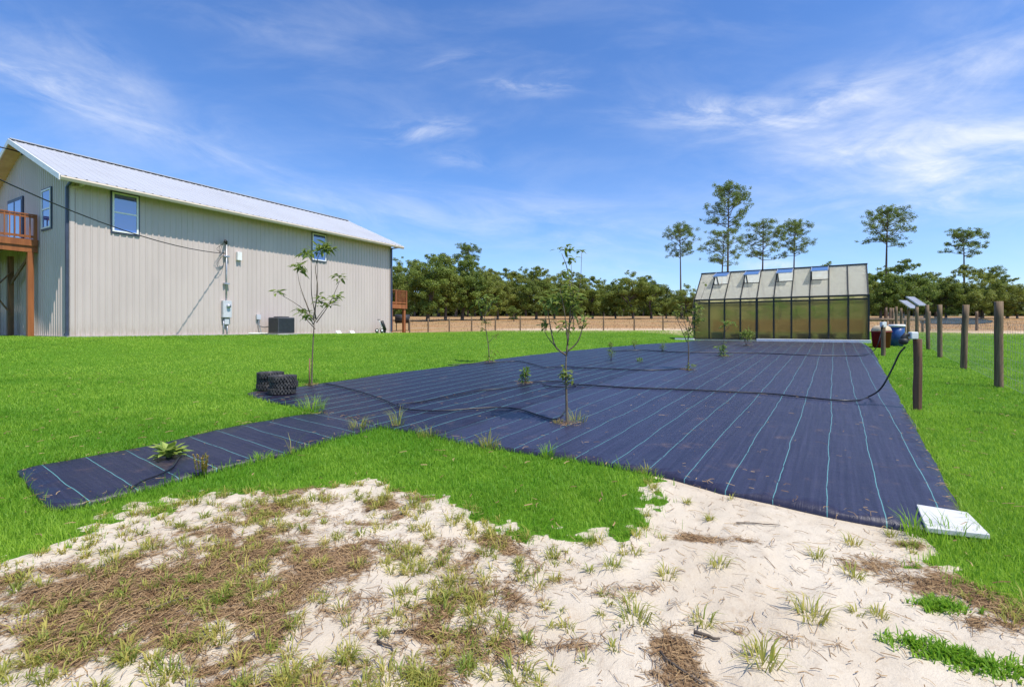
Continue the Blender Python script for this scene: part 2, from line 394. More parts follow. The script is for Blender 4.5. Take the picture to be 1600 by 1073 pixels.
def straw_density(x, y):
    s = .20+.10*smooth((.9-x)/1.4)+.55*(fbm(x*1.1+3, y*1.1, 4)-.45)+.8*weed_cluster(x, y)*(fbm(x*5, y*5, 3)-.30)
    s = s+(-.10+1.15*fbm(x*3+9, y*3.6, 4))*(.85*ell(x, y, 330, 905, .70, .24, .25)+.8*ell(x, y, 455, 862, .45, .16)+.5*ell(x, y, 200, 930, .4, .2))+.35*ell(x, y, 150, 985, .6, .3)
    s = s+.75*ell(x, y, 1120, 842, .36, .12, -.1)+.75*ell(x, y, 1500, 915, .5, .22, -.35)+.6*ell(x, y, 1560, 965, .35, .25)
    s = s+.75*ell(x, y, 1060, 1035, .16, .22, -.4)+.45*ell(x, y, 1140, 960, .35, .10, -.3)+.5*ell(x, y, 1240, 890, .08, .2)
    s = s+.4*ell(x, y, 1000, 920, .3, .08, .2)+.4*ell(x, y, 1340, 880, .25, .1)+.4*ell(x, y, 720, 1000, .25, .12)+.35*ell(x, y, 900, 1000, .3, .06, .2)+.4*ell(x, y, 1200, 1000, .4, .06, -.3)
    s = s+.4*ell(x, y, 1420, 850, .3, .1)+.4*ell(x, y, 90, 900, .4, .2)
    s = s+.9*(fbm(x*7+31, y*8, 3)-.5)*np.clip(s*1.4, 0, 1)
    s = s-.20*smooth((x+.2)/1.2)*smooth((3.6-y)/.8+.4)
    return s

# ------------------------------------------------------------------ ground sheet
def axis(lo, hi, a, b, fine, grow=1.16, big=16):
    c = list(np.arange(a, b+1e-6, fine)); st = fine; x = b
    while x < hi: st = min(st*grow, big); x += st; c.append(x)
    st = fine; x = a; l = []
    while x > lo: st = min(st*grow, big); x -= st; l.append(x)
    return np.array(l[::-1]+c)
gx = axis(-420, 420, -5.2, 4.6, .035); gy = axis(-60, 420, 1.5, 5.6, .035)
X, Y = np.meshgrid(gx, gy); x = X.ravel(); y = Y.ravel()
near = (np.abs(x) < 14) & (y < 24) & (y > -8)
sand = np.full(x.shape, -3.); inm = np.full(x.shape, -3.)
sand[near] = sdist(x[near], y[near], SAND)
inm[near] = np.maximum(sdist(x[near], y[near], MATP), sdist(x[near], y[near], STRIPP))
sand_n = sand+edge_noise(x, y)
a_sand = smooth(.5+sand_n/.12)
a_straw = np.clip(straw_density(x, y), 0, 1.2)
fd = y-lawn_edge(x)+1.2*(fbm(x*.8, y*.8, 3)-.5)
a_field = smooth(.5+fd/.8)
a_track = np.exp(-((y-lawn_edge(x)-1.1-1.0*smooth((x-14)/10))/(.55+1.3*smooth((x-14)/12)))**2)*smooth((x+5)/8)
rel = (fbm(x*1.4, y*1.4, 3)-.5)*.07+(fbm(x*7, y*7, 4)-.5)*.05*a_sand+(fbm(x*26, y*26, 2)-.5)*.014*a_sand
rel = rel*np.clip(1-np.hypot(x, y-3)/20, 0, 1)
rel = np.where(inm > -.12, np.minimum(rel, 0)*.3-.012*smooth((inm+.12)/.12), rel)
z = H(x, y)+rel
nx, ny = len(gx), len(gy)
ii = (np.arange(ny-1)[:, None]*nx+np.arange(nx-1)[None]).ravel()
g = np_mesh('ground', np.c_[x, y, z], np.c_[ii, ii+1, ii+nx+1, ii+nx], M['ground'], None, {'sand': a_sand, 'straw': a_straw, 'field': a_field, 'track': a_track}, True)
tag(g, kind='structure')
def relief(x, y):
    s = smooth(.5+(sdist(x, y, SAND)+edge_noise(x, y))/.12)
    r = (fbm(x*1.4, y*1.4, 3)-.5)*.07+(fbm(x*7, y*7, 4)-.5)*.05*s
    return r*np.clip(1-np.hypot(x, y-3)/20, 0, 1)

# ------------------------------------------------------------------ weed mats
def densify(P, step=.12, amp=.02):
    out = []
    for i in range(len(P)):
        a, b = P[i], P[(i+1) % len(P)]; L = np.hypot(*(b-a)); n = max(1, int(L/step))
        for k in range(n):
            p = a+(b-a)*k/n; q = amp*min(1, L/1.0)
            out.append(p+q*np.array([fbm(p[0]*2.5, p[1]*2.5, 3)-.5, fbm(p[0]*2.5+40, p[1]*2.5, 3)-.5])*2)
    return np.array(out)
def weed_mat(name, P, mat, lift, cut, label, amp=.03):
    bm = bmesh.new(); Q = densify(P, .12, amp)
    bm.faces.new([bm.verts.new((p[0], p[1], 0)) for p in Q])
    bmesh.ops.triangulate(bm, faces=bm.faces[:])
    for (u0, keep_hi) in cut:                                   # trim along a seam of constant u
        co = Vector((.83, -.558, 0))*u0
        bmesh.ops.bisect_plane(bm, geom=bm.verts[:]+bm.edges[:]+bm.faces[:], plane_co=co, plane_no=(.83, -.558, 0), clear_inner=keep_hi, clear_outer=not keep_hi)
    lo = [min(v.co[k] for v in bm.verts) for k in (0, 1)]; hi = [max(v.co[k] for v in bm.verts) for k in (0, 1)]
    for k in (0, 1):
        c = lo[k]+.3
        while c < hi[k]:
            co = Vector((0, 0, 0)); co[k] = c; no = Vector((0, 0, 0)); no[k] = 1
            bmesh.ops.bisect_plane(bm, geom=bm.verts[:]+bm.edges[:]+bm.faces[:], plane_co=co, plane_no=no); c += .3
    for v in bm.verts:
        w = fbm(v.co.x*1.7+5, v.co.y*1.7, 3)-.5
        v.co.z = h(v.co.x, v.co.y)+lift+.026*(w+.5)+.012*max(0, fbm(v.co.x*6, v.co.y*6, 2)-.55)
    for f in bm.faces:
        f.smooth = True
        if f.normal.z < 0: f.normal_flip()
    edges = [e for e in bm.edges if e.is_boundary]
    r = bmesh.ops.extrude_edge_only(bm, edges=edges)
    for v in r['geom']:
        if isinstance(v, bmesh.types.BMVert): v.co.z -= lift+.03
    bmesh.ops.recalc_face_normals(bm, faces=bm.faces[:])
    m = bpy.data.meshes.new(name); bm.to_mesh(m); bm.free(); m.materials.append(mat)
    return tag(link(bpy.data.objects.new(name, m)), label, 'weed mat')
weed_mat('weed_mat', MATP, M['mat_main'], .016, [(-3.86, True)], 'largest black weed mat with teal lines, reaching from bare sand to greenhouse')
weed_mat('weed_mat', MATP, M['mat_dark'], .011, [(-3.80, False), (-5.42, True)], 'black lined weed mat strip lying beneath the bushy sapling beside the largest mat')
weed_mat('weed_mat', MATP, M['mat_dark'], .007, [(-5.36, False)], 'black lined weed mat along the lawn with knobby tyres on its corner')
weed_mat('weed_mat', STRIPP, M['mat_strip'], .012, [], 'narrow black weed mat arm running out into lawn with a hosta', .04)

# ------------------------------------------------------------------ lawn
def blades(x, y, z, L, W, lean, name, mat, stuff_label, cat, seg=2, rnd=None, az=None):
    n = len(x); az = rng.random(n)*2*np.pi if az is None else az
    fa = az+np.pi/2+rng.normal(0, .5, n)
    dx, dy = np.cos(az), np.sin(az); wx, wy = np.cos(fa), np.sin(fa)
    rnd = rng.random(n) if rnd is None else rnd
    lv = [(0, 0, 1.), (.55, .30, .8), (1., 1., .12)] if seg == 2 else [(0, 0, 1.), (1., .8, .25)]
    V = np.zeros((n, len(lv)*2, 3)); 
    for k, (hh, le, ww) in enumerate(lv):
        cx = x+dx*L*lean*le; cy = y+dy*L*lean*le; cz = z+L*np.sqrt(np.clip(1-(lean*le)**2, .1, 1))*hh
        for s_, q in ((0, -1), (1, 1)):
            V[:, 2*k+s_] = np.c_[cx+q*wx*W*ww/2, cy+q*wy*W*ww/2, cz]
    b = (np.arange(n)*len(lv)*2)[:, None]
    fs = [b+np.array([[2*k, 2*k+1, 2*k+3, 2*k+2]]) for k in range(len(lv)-1)]
    o = np_mesh(name, V.reshape(-1, 3), np.concatenate(fs), mat, None, {'rnd': np.repeat(rnd, len(lv)*2)}, True)
    return tag(o, stuff_label, cat, None, 'stuff') if stuff_label else o
bx, by, bz, bL, bW, br = [], [], [], [], [], []
for (y0, y1, dens, w, l0, l1) in ((1.5, 4, 7500, .0042, .035, .075), (4, 7, 3600, .0055, .035, .07), (7, 11, 1500, .008, .03, .065), (11, 18, 520, .013, .03, .06), (18, 35, 190, .022, .03, .06)):
    wid = 1.12*y1+1.2; n = int((y1-y0)*2*wid*dens)
    xx = rng.uniform(-wid, wid, n); yy = rng.uniform(y0, y1, n)
    k = (np.abs(xx) < 1.12*yy+1.2) & (yy < lawn_edge(xx)-.1) & (rect_d(xx, yy, BC, BD, BG, -.1, 30, -.02, 30) > 0) & (rect_d(xx, yy, GC, GD, GN, -.15, 7.7, -.3, 4) > 0)
    xx, yy = xx[k], yy[k]
    d1 = sdist(xx, yy, MATP); d2 = sdist(xx, yy, STRIPP); s1 = sdist(xx, yy, SAND)+edge_noise(xx, yy)+np.abs(rng.normal(0, 1, len(xx)))*rng.normal(0, .05, len(xx))
    k = (d1 < .0+rng.normal(0, .012, len(xx))) & (d2 < rng.normal(0, .012, len(xx))) & (s1 < -.01)
    xx, yy, s1, dm = xx[k], yy[k], s1[k], np.maximum(d1[k], d2[k])
    edge = np.exp(-(s1/.08)**2)
    bx.append(xx); by.append(yy); bz.append(H(xx, yy)+relief(xx, yy)-.006)
    LL = rng.uniform(l0, l1, len(xx))*(.75+.5*fbm(xx*.9, yy*.9, 3))*(1+.9*np.exp(-(dm/.06)**2)*(rng.random(len(xx)) < .25))
    bL.append(LL); bW.append(w*rng.uniform(.7, 1.3, len(xx)))
    br.append(np.clip(.6*rng.random(len(xx))+1.6*(fbm(xx*.7+7, yy*.7, 4)-.5)+1.3*(fbm(xx*.22+3, yy*.3, 3)-.5)+1.0*(fbm(xx*4+7, yy*4, 3)-.5)+.15+.2*smooth((yy-4)/8)+.5*(rng.random(len(xx)) < .05), 0, 1.25))
bx, by, bz, bL, bW, br = map(np.concatenate, (bx, by, bz, bL, bW, br))
print('lawn blades', len(bx))
blades(bx, by, bz, bL, bW, rng.uniform(.15, .75, len(bx)), 'lawn_grass', M['blade'], 'mown bright green lawn grass around the black weed mats', 'grass', 2, br)

# ------------------------------------------------------------------ weeds and straw on the sand
def tuft_arrays(cx, cy, n, Lr, Wr, spread, yel):
    a = rng.random(n)*2*np.pi; r = spread*np.sqrt(rng.random(n))
    x = cx+r*np.cos(a); y = cy+r*np.sin(a)
    L = rng.uniform(*Lr, n); W = rng.uniform(*Wr, n)
    return x, y, L, W, rng.uniform(.6, .99, n), np.clip(rng.normal(yel, .25, n), 0, 1), a+rng.normal(0, .5, n)
def sample_sand(n, wfun, px0=-60, px1=1660, y0=1.55, y1=4.6):
    yy = rng.uniform(y0, y1, n); xx = rng.uniform(-1.18, 1.18, n)*yy
    k = (sdist(xx, yy, SAND) > -.02) & (sdist(xx, yy, MATP) < -.02) & (sdist(xx, yy, STRIPP) < -.02); xx, yy = xx[k], yy[k]
    k = rng.random(len(xx)) < wfun(xx, yy); return xx[k], yy[k]
def weed_w(x, y):
    left = smooth((.9-x)/1.6); c = weed_cluster(x, y)
    edge = np.exp(-(sdist(x, y, SAND)/.18)**2)*.5
    return np.clip(left*.42+.55*c+edge*.8, 0, 1)*.9
tx, ty = sample_sand(3900, weed_w)
parts = [tuft_arrays(a, b, int(rng.integers(10, 34)*min(s, 1.4)), (.02, .03+.042*s), (.0035, .0075), .016*s+.006, yl) for a, b, s, yl in zip(tx, ty, rng.gamma(5, .18, len(tx))+.15, rng.normal(.48, .2, len(tx)))]
A = [np.concatenate(q) for q in zip(*parts)]
blades(A[0], A[1], H(A[0], A[1])+relief(A[0], A[1])-.005, A[2], A[3], A[4], 'sand_weeds', M['weed'], 'patchy green and yellow grass weeds sprouting through the bare sand', 'weeds', 2, A[5], A[6])
print('weed tufts', len(tx), len(A[0]))
def strands(x, y, L, az, W, lift, name, mat, label, cat):
    n = len(x); bend = rng.normal(0, .25, n); V = np.zeros((n, 6, 3)); rnd = rng.random(n)
    tilt = rng.normal(0, .12, n)
    for k, t in enumerate((-.5, 0, .5)):
        ca, sa = np.cos(az+bend*t*2), np.sin(az+bend*t*2)
        px_ = x+ca*L*t; py_ = y+sa*L*t
        zz = H(px_, py_)+relief(px_, py_)+lift+tilt*L*t*.5+np.where(k == 1, L*.05, 0)
        for s_, q in ((0, -1), (1, 1)):
            V[:, 2*k+s_] = np.c_[px_-sa*q*W/2, py_+ca*q*W/2, zz+q*W*.25]
    b = (np.arange(n)*6)[:, None]
    o = np_mesh(name, V.reshape(-1, 3), np.concatenate([b+np.array([[0, 1, 3, 2]]), b+np.array([[2, 3, 5, 4]])]), mat, None, {'rnd': np.repeat(rnd, 6)}, True)
    return tag(o, label, cat, None, 'stuff')
sx1, sy1 = sample_sand(150000, lambda a, b: np.clip((straw_density(a, b)-.30)*1.5, .028, 1)*np.clip(.35+.65*b/2.6, 0, 1))
n = len(sx1); print('straw', n)
strands(sx1, sy1, rng.gamma(2.4, .017, n)+.008, rng.random(n)*2*np.pi, rng.uniform(.0014, .0036, n), rng.uniform(.002, .016, n), 'straw_litter', M['straw'], 'loose dry straw and twig litter strewn over pale sand', 'straw')

lawn_k = (rng.random(len(bx)) < .003) & (by < 12)
strands(bx[lawn_k], by[lawn_k], rng.uniform(.03, .09, lawn_k.sum()), rng.random(lawn_k.sum())*6.28, rng.uniform(.003, .006, lawn_k.sum())*(1+by[lawn_k]*.08), rng.uniform(.02, .05, lawn_k.sum()), 'lawn_thatch', M['straw'], 'dry tan blades mixed into the green lawn', 'straw')
mx_, my_ = rng.uniform(-4.5, 5.5, 90000), rng.uniform(2.6, 9, 90000)
md = np.maximum(sdist(mx_, my_, MATP), sdist(mx_, my_, STRIPP)); k = (md > .01) & (rng.random(90000) < .3*np.exp(-md/.05)+.004*(1+2*(fbm(mx_*1.5, my_*1.5, 3) > .58))); mx_, my_ = mx_[k], my_[k]
for bp in ((886, 666), (487, 604), (765, 567), (1075, 580), (1131, 558), (820, 601), (1167, 541)):
    cx, cy = gp(*bp); mx_ = np.append(mx_, cx+rng.normal(0, .09, 150)); my_ = np.append(my_, cy+rng.normal(0, .08, 150))
n = len(mx_); print('mat litter', n)
strands(mx_, my_, rng.gamma(2.5, .016, n)+.01, rng.random(n)*6.28, rng.uniform(.002, .005, n), np.full(n, .050)-relief(mx_, my_), 'mat_litter', M['straw'], 'dry straw bits scattered on the black weed mat', 'straw')
# tufts standing alone on the sand: each one a thing
TUFTS = [((993, 968), 1.35, .35, 'spiky green grass tuft alone on open sand, widest of the right half'), ((1122, 888), .9, .45, 'small olive grass tuft below the straw pile near the mat edge'),
 ((1268, 968), 1.3, .5, 'bushy yellow green tuft midway between two brown straw heaps'), ((1192, 1040), 1.25, .5, 'pale spiky grass tuft by the bottom straw heap'),
 ((1330, 850), .9, .7, 'low broad yellow green weed in sand facing the white slab'), ((1277, 872), .8, .5, 'small double green weed clump in front of the weed mat edge'),
 ((1334, 900), .95, .4, 'dense green weed tuft between the white slab and the bottom edge'), ((1374, 965), .7, .5, 'thin sparse tuft near the right straw heap'),
 ((1043, 905), .8, .6, 'yellowish tuft at the end of a brown straw streak'), ((957, 893), .9, .35, 'bright green tuft at the edge of the weedy patch'),
 ((1338, 960), .55, .4, 'tiny green sprout beside a thin tuft on the sand'), ((808, 1045), 1.1, .3, 'lone green tuft on clean sand near the bottom centre'),
 ((994, 870), .6, .4, 'little round green sprout just below the lawn tongue'), ((1098, 973), .9, .4, 'trailing green runner weed on a brown straw streak')]
for (p, s, yl, lab) in TUFTS:
    cx, cy = gp(*p); q = tuft_arrays(cx, cy, int(46*s), (.04, .12*s), (.0035, .0075), .05*s, yl)
    o = blades(q[0], q[1], H(q[0], q[1])+relief(q[0], q[1])-.005, q[2], q[3], q[4], 'grass_tuft', M['weed'], None, None, 2, q[5], q[6])
    tag(o, lab, 'grass tuft', 'tufts standing alone on the sand')
# creeping weeds at the lower right
def creeper(px, rx, ry, rot, n, label, yl=.2):
    cx, cy = gp(*px); a = rng.normal(0, .5, n)*rx; b = rng.normal(0, .5, n)*ry; c, s = math.cos(rot), math.sin(rot)
    xx = cx+a*c-b*s; yy = cy+a*s+b*c; nn = 9; xr = np.repeat(xx, nn)+rng.normal(0, .015, n*nn); yr = np.repeat(yy, nn)+rng.normal(0, .015, n*nn)
    m = n*nn
    o = blades(xr, yr, H(xr, yr)+relief(xr, yr)-.004, rng.uniform(.02, .055, m), rng.uniform(.005, .011, m), rng.uniform(.3, .95, m), 'creeping_weed', M['blade'] if yl < .3 else M['weed'], None, None, 2, np.clip(rng.normal(.35, .25, m), 0, 1))
    return tag(o, label, 'weed', 'creeping weeds in front of the lawn')
creeper((1470, 948), .10, .06, 0, 70, 'dark green creeping weed amid the right straw heap')
creeper((1500, 1035), .22, .05, -.55, 120, 'long strip of leafy green creeping weed at lower right corner')
# dry sticks
for (p, L, az, r, lab) in (((1105, 1000), .10, -.35, .008, 'short thick dark stick lying on the sand near a tuft'), ((640, 985), .16, .25, .004, 'thin pale stick lying across sand below the weedy patch'), ((265, 950), .2, .5, .006, 'dark crooked stick on the brown straw heap at left'),
        ((1060, 1050), .22, -.9, .005, 'long bent twig across the bottom straw heap'), ((600, 1010), .12, -.6, .005, 'short dark twig among tufts near the bottom'), ((1185, 820), .3, -.1, .004, 'long thin vine stem over straw beside the mat edge')):
    cx, cy = gp(*p); P = []
    for t in np.linspace(-.5, .5, 6):
        a = cx+math.cos(az)*L*t+random.gauss(0, .006); b = cy+math.sin(az)*L*t+random.gauss(0, .006)
        P.append((a, b, h(a, b)+float(relief(np.array([a]), np.array([b]))[0])+r+.006))
    tag(MB().tube(P, [r*1.1, r, r, r*.9, r*.8, r*.5], 6).build('stick', M['bark']), lab, 'stick', 'dry sticks on the sand')

# ------------------------------------------------------------------ barn
barn = empty('metal_barn', (BC[0], BC[1], BZ), 'long two storey pale grey ribbed metal barn with white roof', 'barn', math.atan2(BD[1], BD[0]))
LEN, WID, EAV, PITCH = 16.65, 9.5, 5.95, .43
def roofz(t): return EAV+PITCH*(min(t, WID-t))
def rib_profile(L, pitch=.229, d=.028):
    P = []; s = 0
    while s < L-.001:
        for a, b in ((0, 0), (.125, 0), (.145, d), (.185, d), (.205, 0)):
            if s+a < L: P.append((s+a, b))
        s += pitch
    P.append((L, 0)); return P
def ribbed(P, fn, z0, ztop):
    mb = MB(); vs = []
    for (s, d) in P: vs += [fn(s, d, z0), fn(s, d, ztop(s))]
    mb.add(vs, [(2*i, 2*i+2, 2*i+3, 2*i+1) for i in range(len(P)-1)]); return mb
ribbed(rib_profile(LEN), lambda s, d, z: (s, -d, z), .02, lambda s: EAV+.12).build('wall', M['siding'], barn)
gw = ribbed(rib_profile(WID), lambda s, d, z: (-d, s, z), .02, lambda s: roofz(s)+.03)
gw.build('gable_wall', M['siding'], barn)
ribbed(rib_profile(WID), lambda s, d, z: (LEN+d, s, z), .02, lambda s: roofz(s)+.03).build('gable_wall', M['siding'], barn)
ribbed(rib_profile(LEN), lambda s, d, z: (s, WID+d, z), .02, lambda s: EAV+.12).build('wall', M['siding'], barn)
mb = MB(); mb.box(-.12, LEN+.12, -.12, WID+.12, -.4, .02); mb.build('foundation', M['concrete'], barn)
OV = .66; RK = .5
def roof_side(sign):
    P = rib_profile(LEN+2*RK, .305, .022); mb = MB(); vs = []
    for (s, d) in P:
        for (t, zz) in ((-OV, roofz(-OV)+.16), (WID/2, roofz(WID/2)+.16)):
            tt = t if sign > 0 else WID-t
            vs.append((s-RK, tt, zz+d))
    mb.add(vs, [(2*i, 2*i+2, 2*i+3, 2*i+1) for i in range(len(P)-1)])
    n0 = len(P)
    return mb
roof_side(1).build('roof', M['roof'], barn); rf = roof_side(-1).build('roof', M['roof'], barn)
mb = MB()                                   # roof deck under the sheets: soffit
zt = lambda t: roofz(t)+.14
for a, b in ((-OV+.03, WID/2), (WID/2, WID+OV-.03)):
    mb.add([(-RK+.03, a, zt(a)), (LEN+RK-.03, a, zt(a)), (LEN+RK-.03, b, zt(b)), (-RK+.03, b, zt(b)), (-RK+.03, a, zt(a)-.10), (LEN+RK-.03, a, zt(a)-.10), (LEN+RK-.03, b, zt(b)-.10), (-RK+.03, b, zt(b)-.10)],
           [(0, 1, 2, 3), (7, 6, 5, 4), (0, 4, 5, 1), (1, 5, 6, 2), (2, 6, 7, 3), (3, 7, 4, 0)])
mb.build('soffit', M['soffit'], barn)
for xx in (-RK-.005, LEN+RK+.005):          # rake boards
    mb = MB(); 
    for a, b in ((-OV, WID/2), (WID+OV, WID/2)):
        mb.add([(xx-.02, a, roofz(a)-.02), (xx+.02, a, roofz(a)-.02), (xx+.02, b, roofz(b)-.02), (xx-.02, b, roofz(b)-.02), (xx-.02, a, roofz(a)+.19), (xx+.02, a, roofz(a)+.19), (xx+.02, b, roofz(b)+.19), (xx-.02, b, roofz(b)+.19)],
               [(3, 2, 1, 0), (4, 5, 6, 7), (0, 1, 5, 4), (1, 2, 6, 5), (2, 3, 7, 6), (3, 0, 4, 7)])
    mb.build('rake_board', M['whitetrim'], barn)
mb = MB(); mb.beam((-RK, WID/2, roofz(WID/2)+.185), (LEN+RK, WID/2, roofz(WID/2)+.185), .34, .035); mb.build('ridge_cap', M['roof'], barn)
zg = roofz(-OV)+.10
mb = MB(); P = [(-OV, zg+.03), (-OV-.10, zg+.03), (-OV-.12, zg-.03), (-OV-.08, zg-.12), (-OV, zg-.12)]
n = len(P); mb.add([(s, a, b) for s in (-RK, LEN+RK) for a, b in P], [(i, (i+1) % n, n+(i+1) % n, n+i) for i in range(n)]+[tuple(range(n-1, -1, -1)), tuple(range(n, 2*n))])
mb.build('gutter', M['trim'], barn)
mb = MB(); mb.box(-.045, .11, -.045, -.005, .02, EAV-.05); mb.box(-.045, -.005, -.045, .11, .02, EAV-.05); mb.build('corner_trim', M['siding'], barn)
mb = MB(); mb.box(LEN-.11, LEN+.045, -.045, -.005, .02, EAV-.05); mb.build('corner_trim', M['siding'], barn)
mb = MB(); mb.box(-.125, -.047, .0, .11, .12, EAV-.35); mb.beam((-.08, .05, EAV-.35), (-.02, -.25, EAV-.12), .07); mb.box(-.16, -.05, -.02, .1, .04, .12); mb.build('downspout', M['slate'], barn)  # slate tone on this downspout carries the shade of the gable side
mb = MB(); mb.box(LEN-.06, LEN+.05, -.13, -.05, .1, EAV-.3); mb.beam((LEN, -.09, EAV-.3), (LEN, -OV-.05, zg-.1), .07); mb.build('downspout', M['slate'], barn)
mb = MB(); mb.beam((.25, -.05, EAV-.25), (.2, -OV-.03, zg-.08), .08); mb.beam((.25, -.05, EAV-.25), (.02, -.05, EAV-.38), .07); mb.build('gutter_elbow', M['trim'], barn)
def window(face, a0, a1, z0, z1):
    def P(a, d, z): return (a, -d, z) if face == 'long' else (-d, a, z)
    def bx_(mb, a0, a1, d0, d1, z0, z1):
        p = P(a0, d0, z0); q = P(a1, d1, z1); mb.box(min(p[0], q[0]), max(p[0], q[0]), min(p[1], q[1]), max(p[1], q[1]), z0, z1)
    w = MB(); f = .06
    bx_(w, a0, a1, .0, .07, z0, z0+f); bx_(w, a0, a1, .0, .07, z1-f, z1); bx_(w, a0, a0+f, .0, .07, z0+f, z1-f); bx_(w, a1-f, a1, .0, .07, z0+f, z1-f)
    zm = (z0+z1)/2; bx_(w, a0+f, a1-f, .0, .06, zm-.03, zm+.03)
    o = w.build('window', M['white'], barn)
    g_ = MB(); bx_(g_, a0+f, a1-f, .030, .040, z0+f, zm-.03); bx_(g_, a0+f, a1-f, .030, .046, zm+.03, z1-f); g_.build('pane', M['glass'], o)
    s = MB(); bx_(s, a0-.05, a1+.05, .0, .05, z0-.07, z0-.002); bx_(s, a0-.05, a1+.05, .0, .05, z1+.002, z1+.05); bx_(s, a0-.05, a0-.002, .0, .05, z0, z1); bx_(s, a1+.002, a1+.05, .0, .05, z0, z1); s.build('window_trim', M['slate'], o)
window('long', 1.27, 2.15, 5.33-BZ, 6.9-BZ); window('long', 10.5, 11.42, 5.33-BZ, 6.85-BZ); window('gable', 1.78, 2.72, 5.45-BZ, 7.0-BZ)
d = MB(); d.box(-.07, -.0, 4.85, 6.72, 5.1-BZ, 7.1-BZ); dd = d.build('door', M['slate'], barn)
d = MB()
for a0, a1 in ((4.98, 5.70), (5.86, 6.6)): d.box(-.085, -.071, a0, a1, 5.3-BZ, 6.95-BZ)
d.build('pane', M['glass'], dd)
mb = MB(); mb.box(6.2, 6.42, -.16, -.03, 3.62, 4.02); mb.build('vent_hood', M['white'], barn)
for s in (12.25, 13.27):
    mb = MB(); mb.add([(s-.16, -.02, .0), (s+.16, -.02, .0), (s+.16, -.2, .0), (s-.16, -.2, .0), (s-.16, -.02, .15), (s+.16, -.02, .15), (s+.16, -.10, .13), (s-.16, -.10, .13)], [(0, 1, 2, 3), (4, 7, 6, 5), (0, 4, 5, 1), (1, 5, 6, 2), (2, 6, 7, 3), (3, 7, 4, 0)])
    mb.build('ground_vent', M['white'], barn)
def BW(s, t, z): p = BC+BD*s+BG*t; return (p[0], p[1], BZ+z)
brz = math.atan2(BD[1], BD[0])
# floodlight on the gable peak
fl = empty('flood_light', BW(0, 4.95, 7.78), 'black arm light sticking out high under the barn gable peak', 'light', brz)
MB().box(-.06, -.03, -.08, .08, -.1, .1).build('wall_plate', M['black'], fl)
MB().tube([(-.05, 0, 0), (-.5, .02, .03), (-.95, .03, .03)], .028, 8).build('arm', M['black'], fl)
MB().lathe([(.03, .06), (.09, .02), (.13, -.10), (.12, -.10)], 14, (-1.0, .03, 0)).build('lamp_shade', M['black'], fl)
# deck on the near gable
deck = empty('wooden_deck', BW(0, 3.1, 0), 'raised orange brown wooden deck with railing on the barn gable', 'deck', brz)
DZ = 5.06-BZ; DL, DT = 2.5, 5.0
mb = MB()
for k in range(18): mb.box(-DL+k*.14, -DL+k*.14+.132, .04, DT-.04, DZ-.04, DZ)
mb.build('floor', M['deckwood'], deck)
mb = MB(); mb.box(-DL-.02, -.06, -.05, -.0, DZ-.27, DZ-.02); mb.box(-DL-.02, -.06, DT, DT+.05, DZ-.27, DZ-.02); mb.box(-DL-.05, -DL, -.0, DT, DZ-.27, DZ-.02); mb.build('rim_board', M['deckwood'], deck)
mb = MB(); mb.box(-DL-.1, -.06, .0, .12, DZ-.52, DZ-.275); mb.box(-DL-.1, -.06, DT-.12, DT, DZ-.52, DZ-.275); mb.box(-DL-.1, -DL+.02, .125, DT-.125, DZ-.52, DZ-.275); mb.build('beam', M['deckwood'], deck)
for (a, b) in ((-.26, .1), (-1.3, .1), (-DL+.12, .1), (-.3, 2.3), (-1.35, 2.3), (-DL+.12, 2.3), (-.3, 4.8), (-DL+.12, 4.8)):
    MB().box(a-.095, a+.095, b-.095, b+.095, -.02, DZ-.525).build('post', M['deckwood'] if b < .2 else M['deckshade'], deck, .006)  # rear posts and brace use the darker copy, shade painted into the wood
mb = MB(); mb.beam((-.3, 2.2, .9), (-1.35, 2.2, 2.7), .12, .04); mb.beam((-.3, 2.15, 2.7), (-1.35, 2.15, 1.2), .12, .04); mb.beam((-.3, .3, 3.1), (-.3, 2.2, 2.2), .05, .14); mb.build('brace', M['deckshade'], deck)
rl = MB(); rl.box(-DL-.02, -.08, -.045, .06, DZ+.97, DZ+1.01); rl.box(-DL-.02, -.08, -.015, .025, DZ+.86, DZ+.95); rl.box(-DL-.02, -.08, -.015, .025, DZ+.06, DZ+.15); rl.box(-DL-.05, -DL+.05, .07, DT, DZ+.97, DZ+1.01); rl.box(-DL-.02, -DL+.02, .07, DT, DZ+.06, DZ+.15)
rail = rl.build('railing', M['deckwood'], deck)
for a in (-.14, -1.3, -DL+.05): MB().box(a-.05, a+.05, -.07, .05, DZ-.26, DZ+.965).build('rail_post', M['deckwood'], deck)
for k in range(15): MB().box(-.3-k*.145-.018, -.3-k*.145+.018, -.045, -.017, DZ+.02, DZ+.95).build('baluster', M['deckwood'], rail)
# landing with stairs at the far gable
ld = empty('stair_landing', BW(LEN, .2, 0), 'small orange wooden stair landing on posts behind the barn corner', 'stairs', brz)
LZ = 1.95
mb = MB(); mb.box(.1, 1.75, 0, 1.5, LZ-.04, LZ); mb.build('floor', M['deckwood'], ld)
mb = MB(); mb.box(.1, 1.8, -.05, -.002, LZ-.28, LZ+.0); mb.box(1.752, 1.8, .0, 1.5, LZ-.28, LZ+.0); mb.build('rim_board', M['deckwood'], ld)
for a, b in ((.35, .1), (1.62, .1), (1.62, 1.4)): MB().box(a-.09, a+.09, b-.09, b+.09, -.3, LZ-.04).build('post', M['deckwood'], ld)
mb = MB(); mb.box(.1, 1.8, -.05, .03, LZ+.95, LZ+.99); mb.box(.1, 1.8, -.03, .01, LZ+.08, LZ+.16); mb.box(1.74, 1.8, .03, 1.5, LZ+.95, LZ+.99); mb.box(1.75, 1.79, .03, 1.5, LZ+.08, LZ+.16)
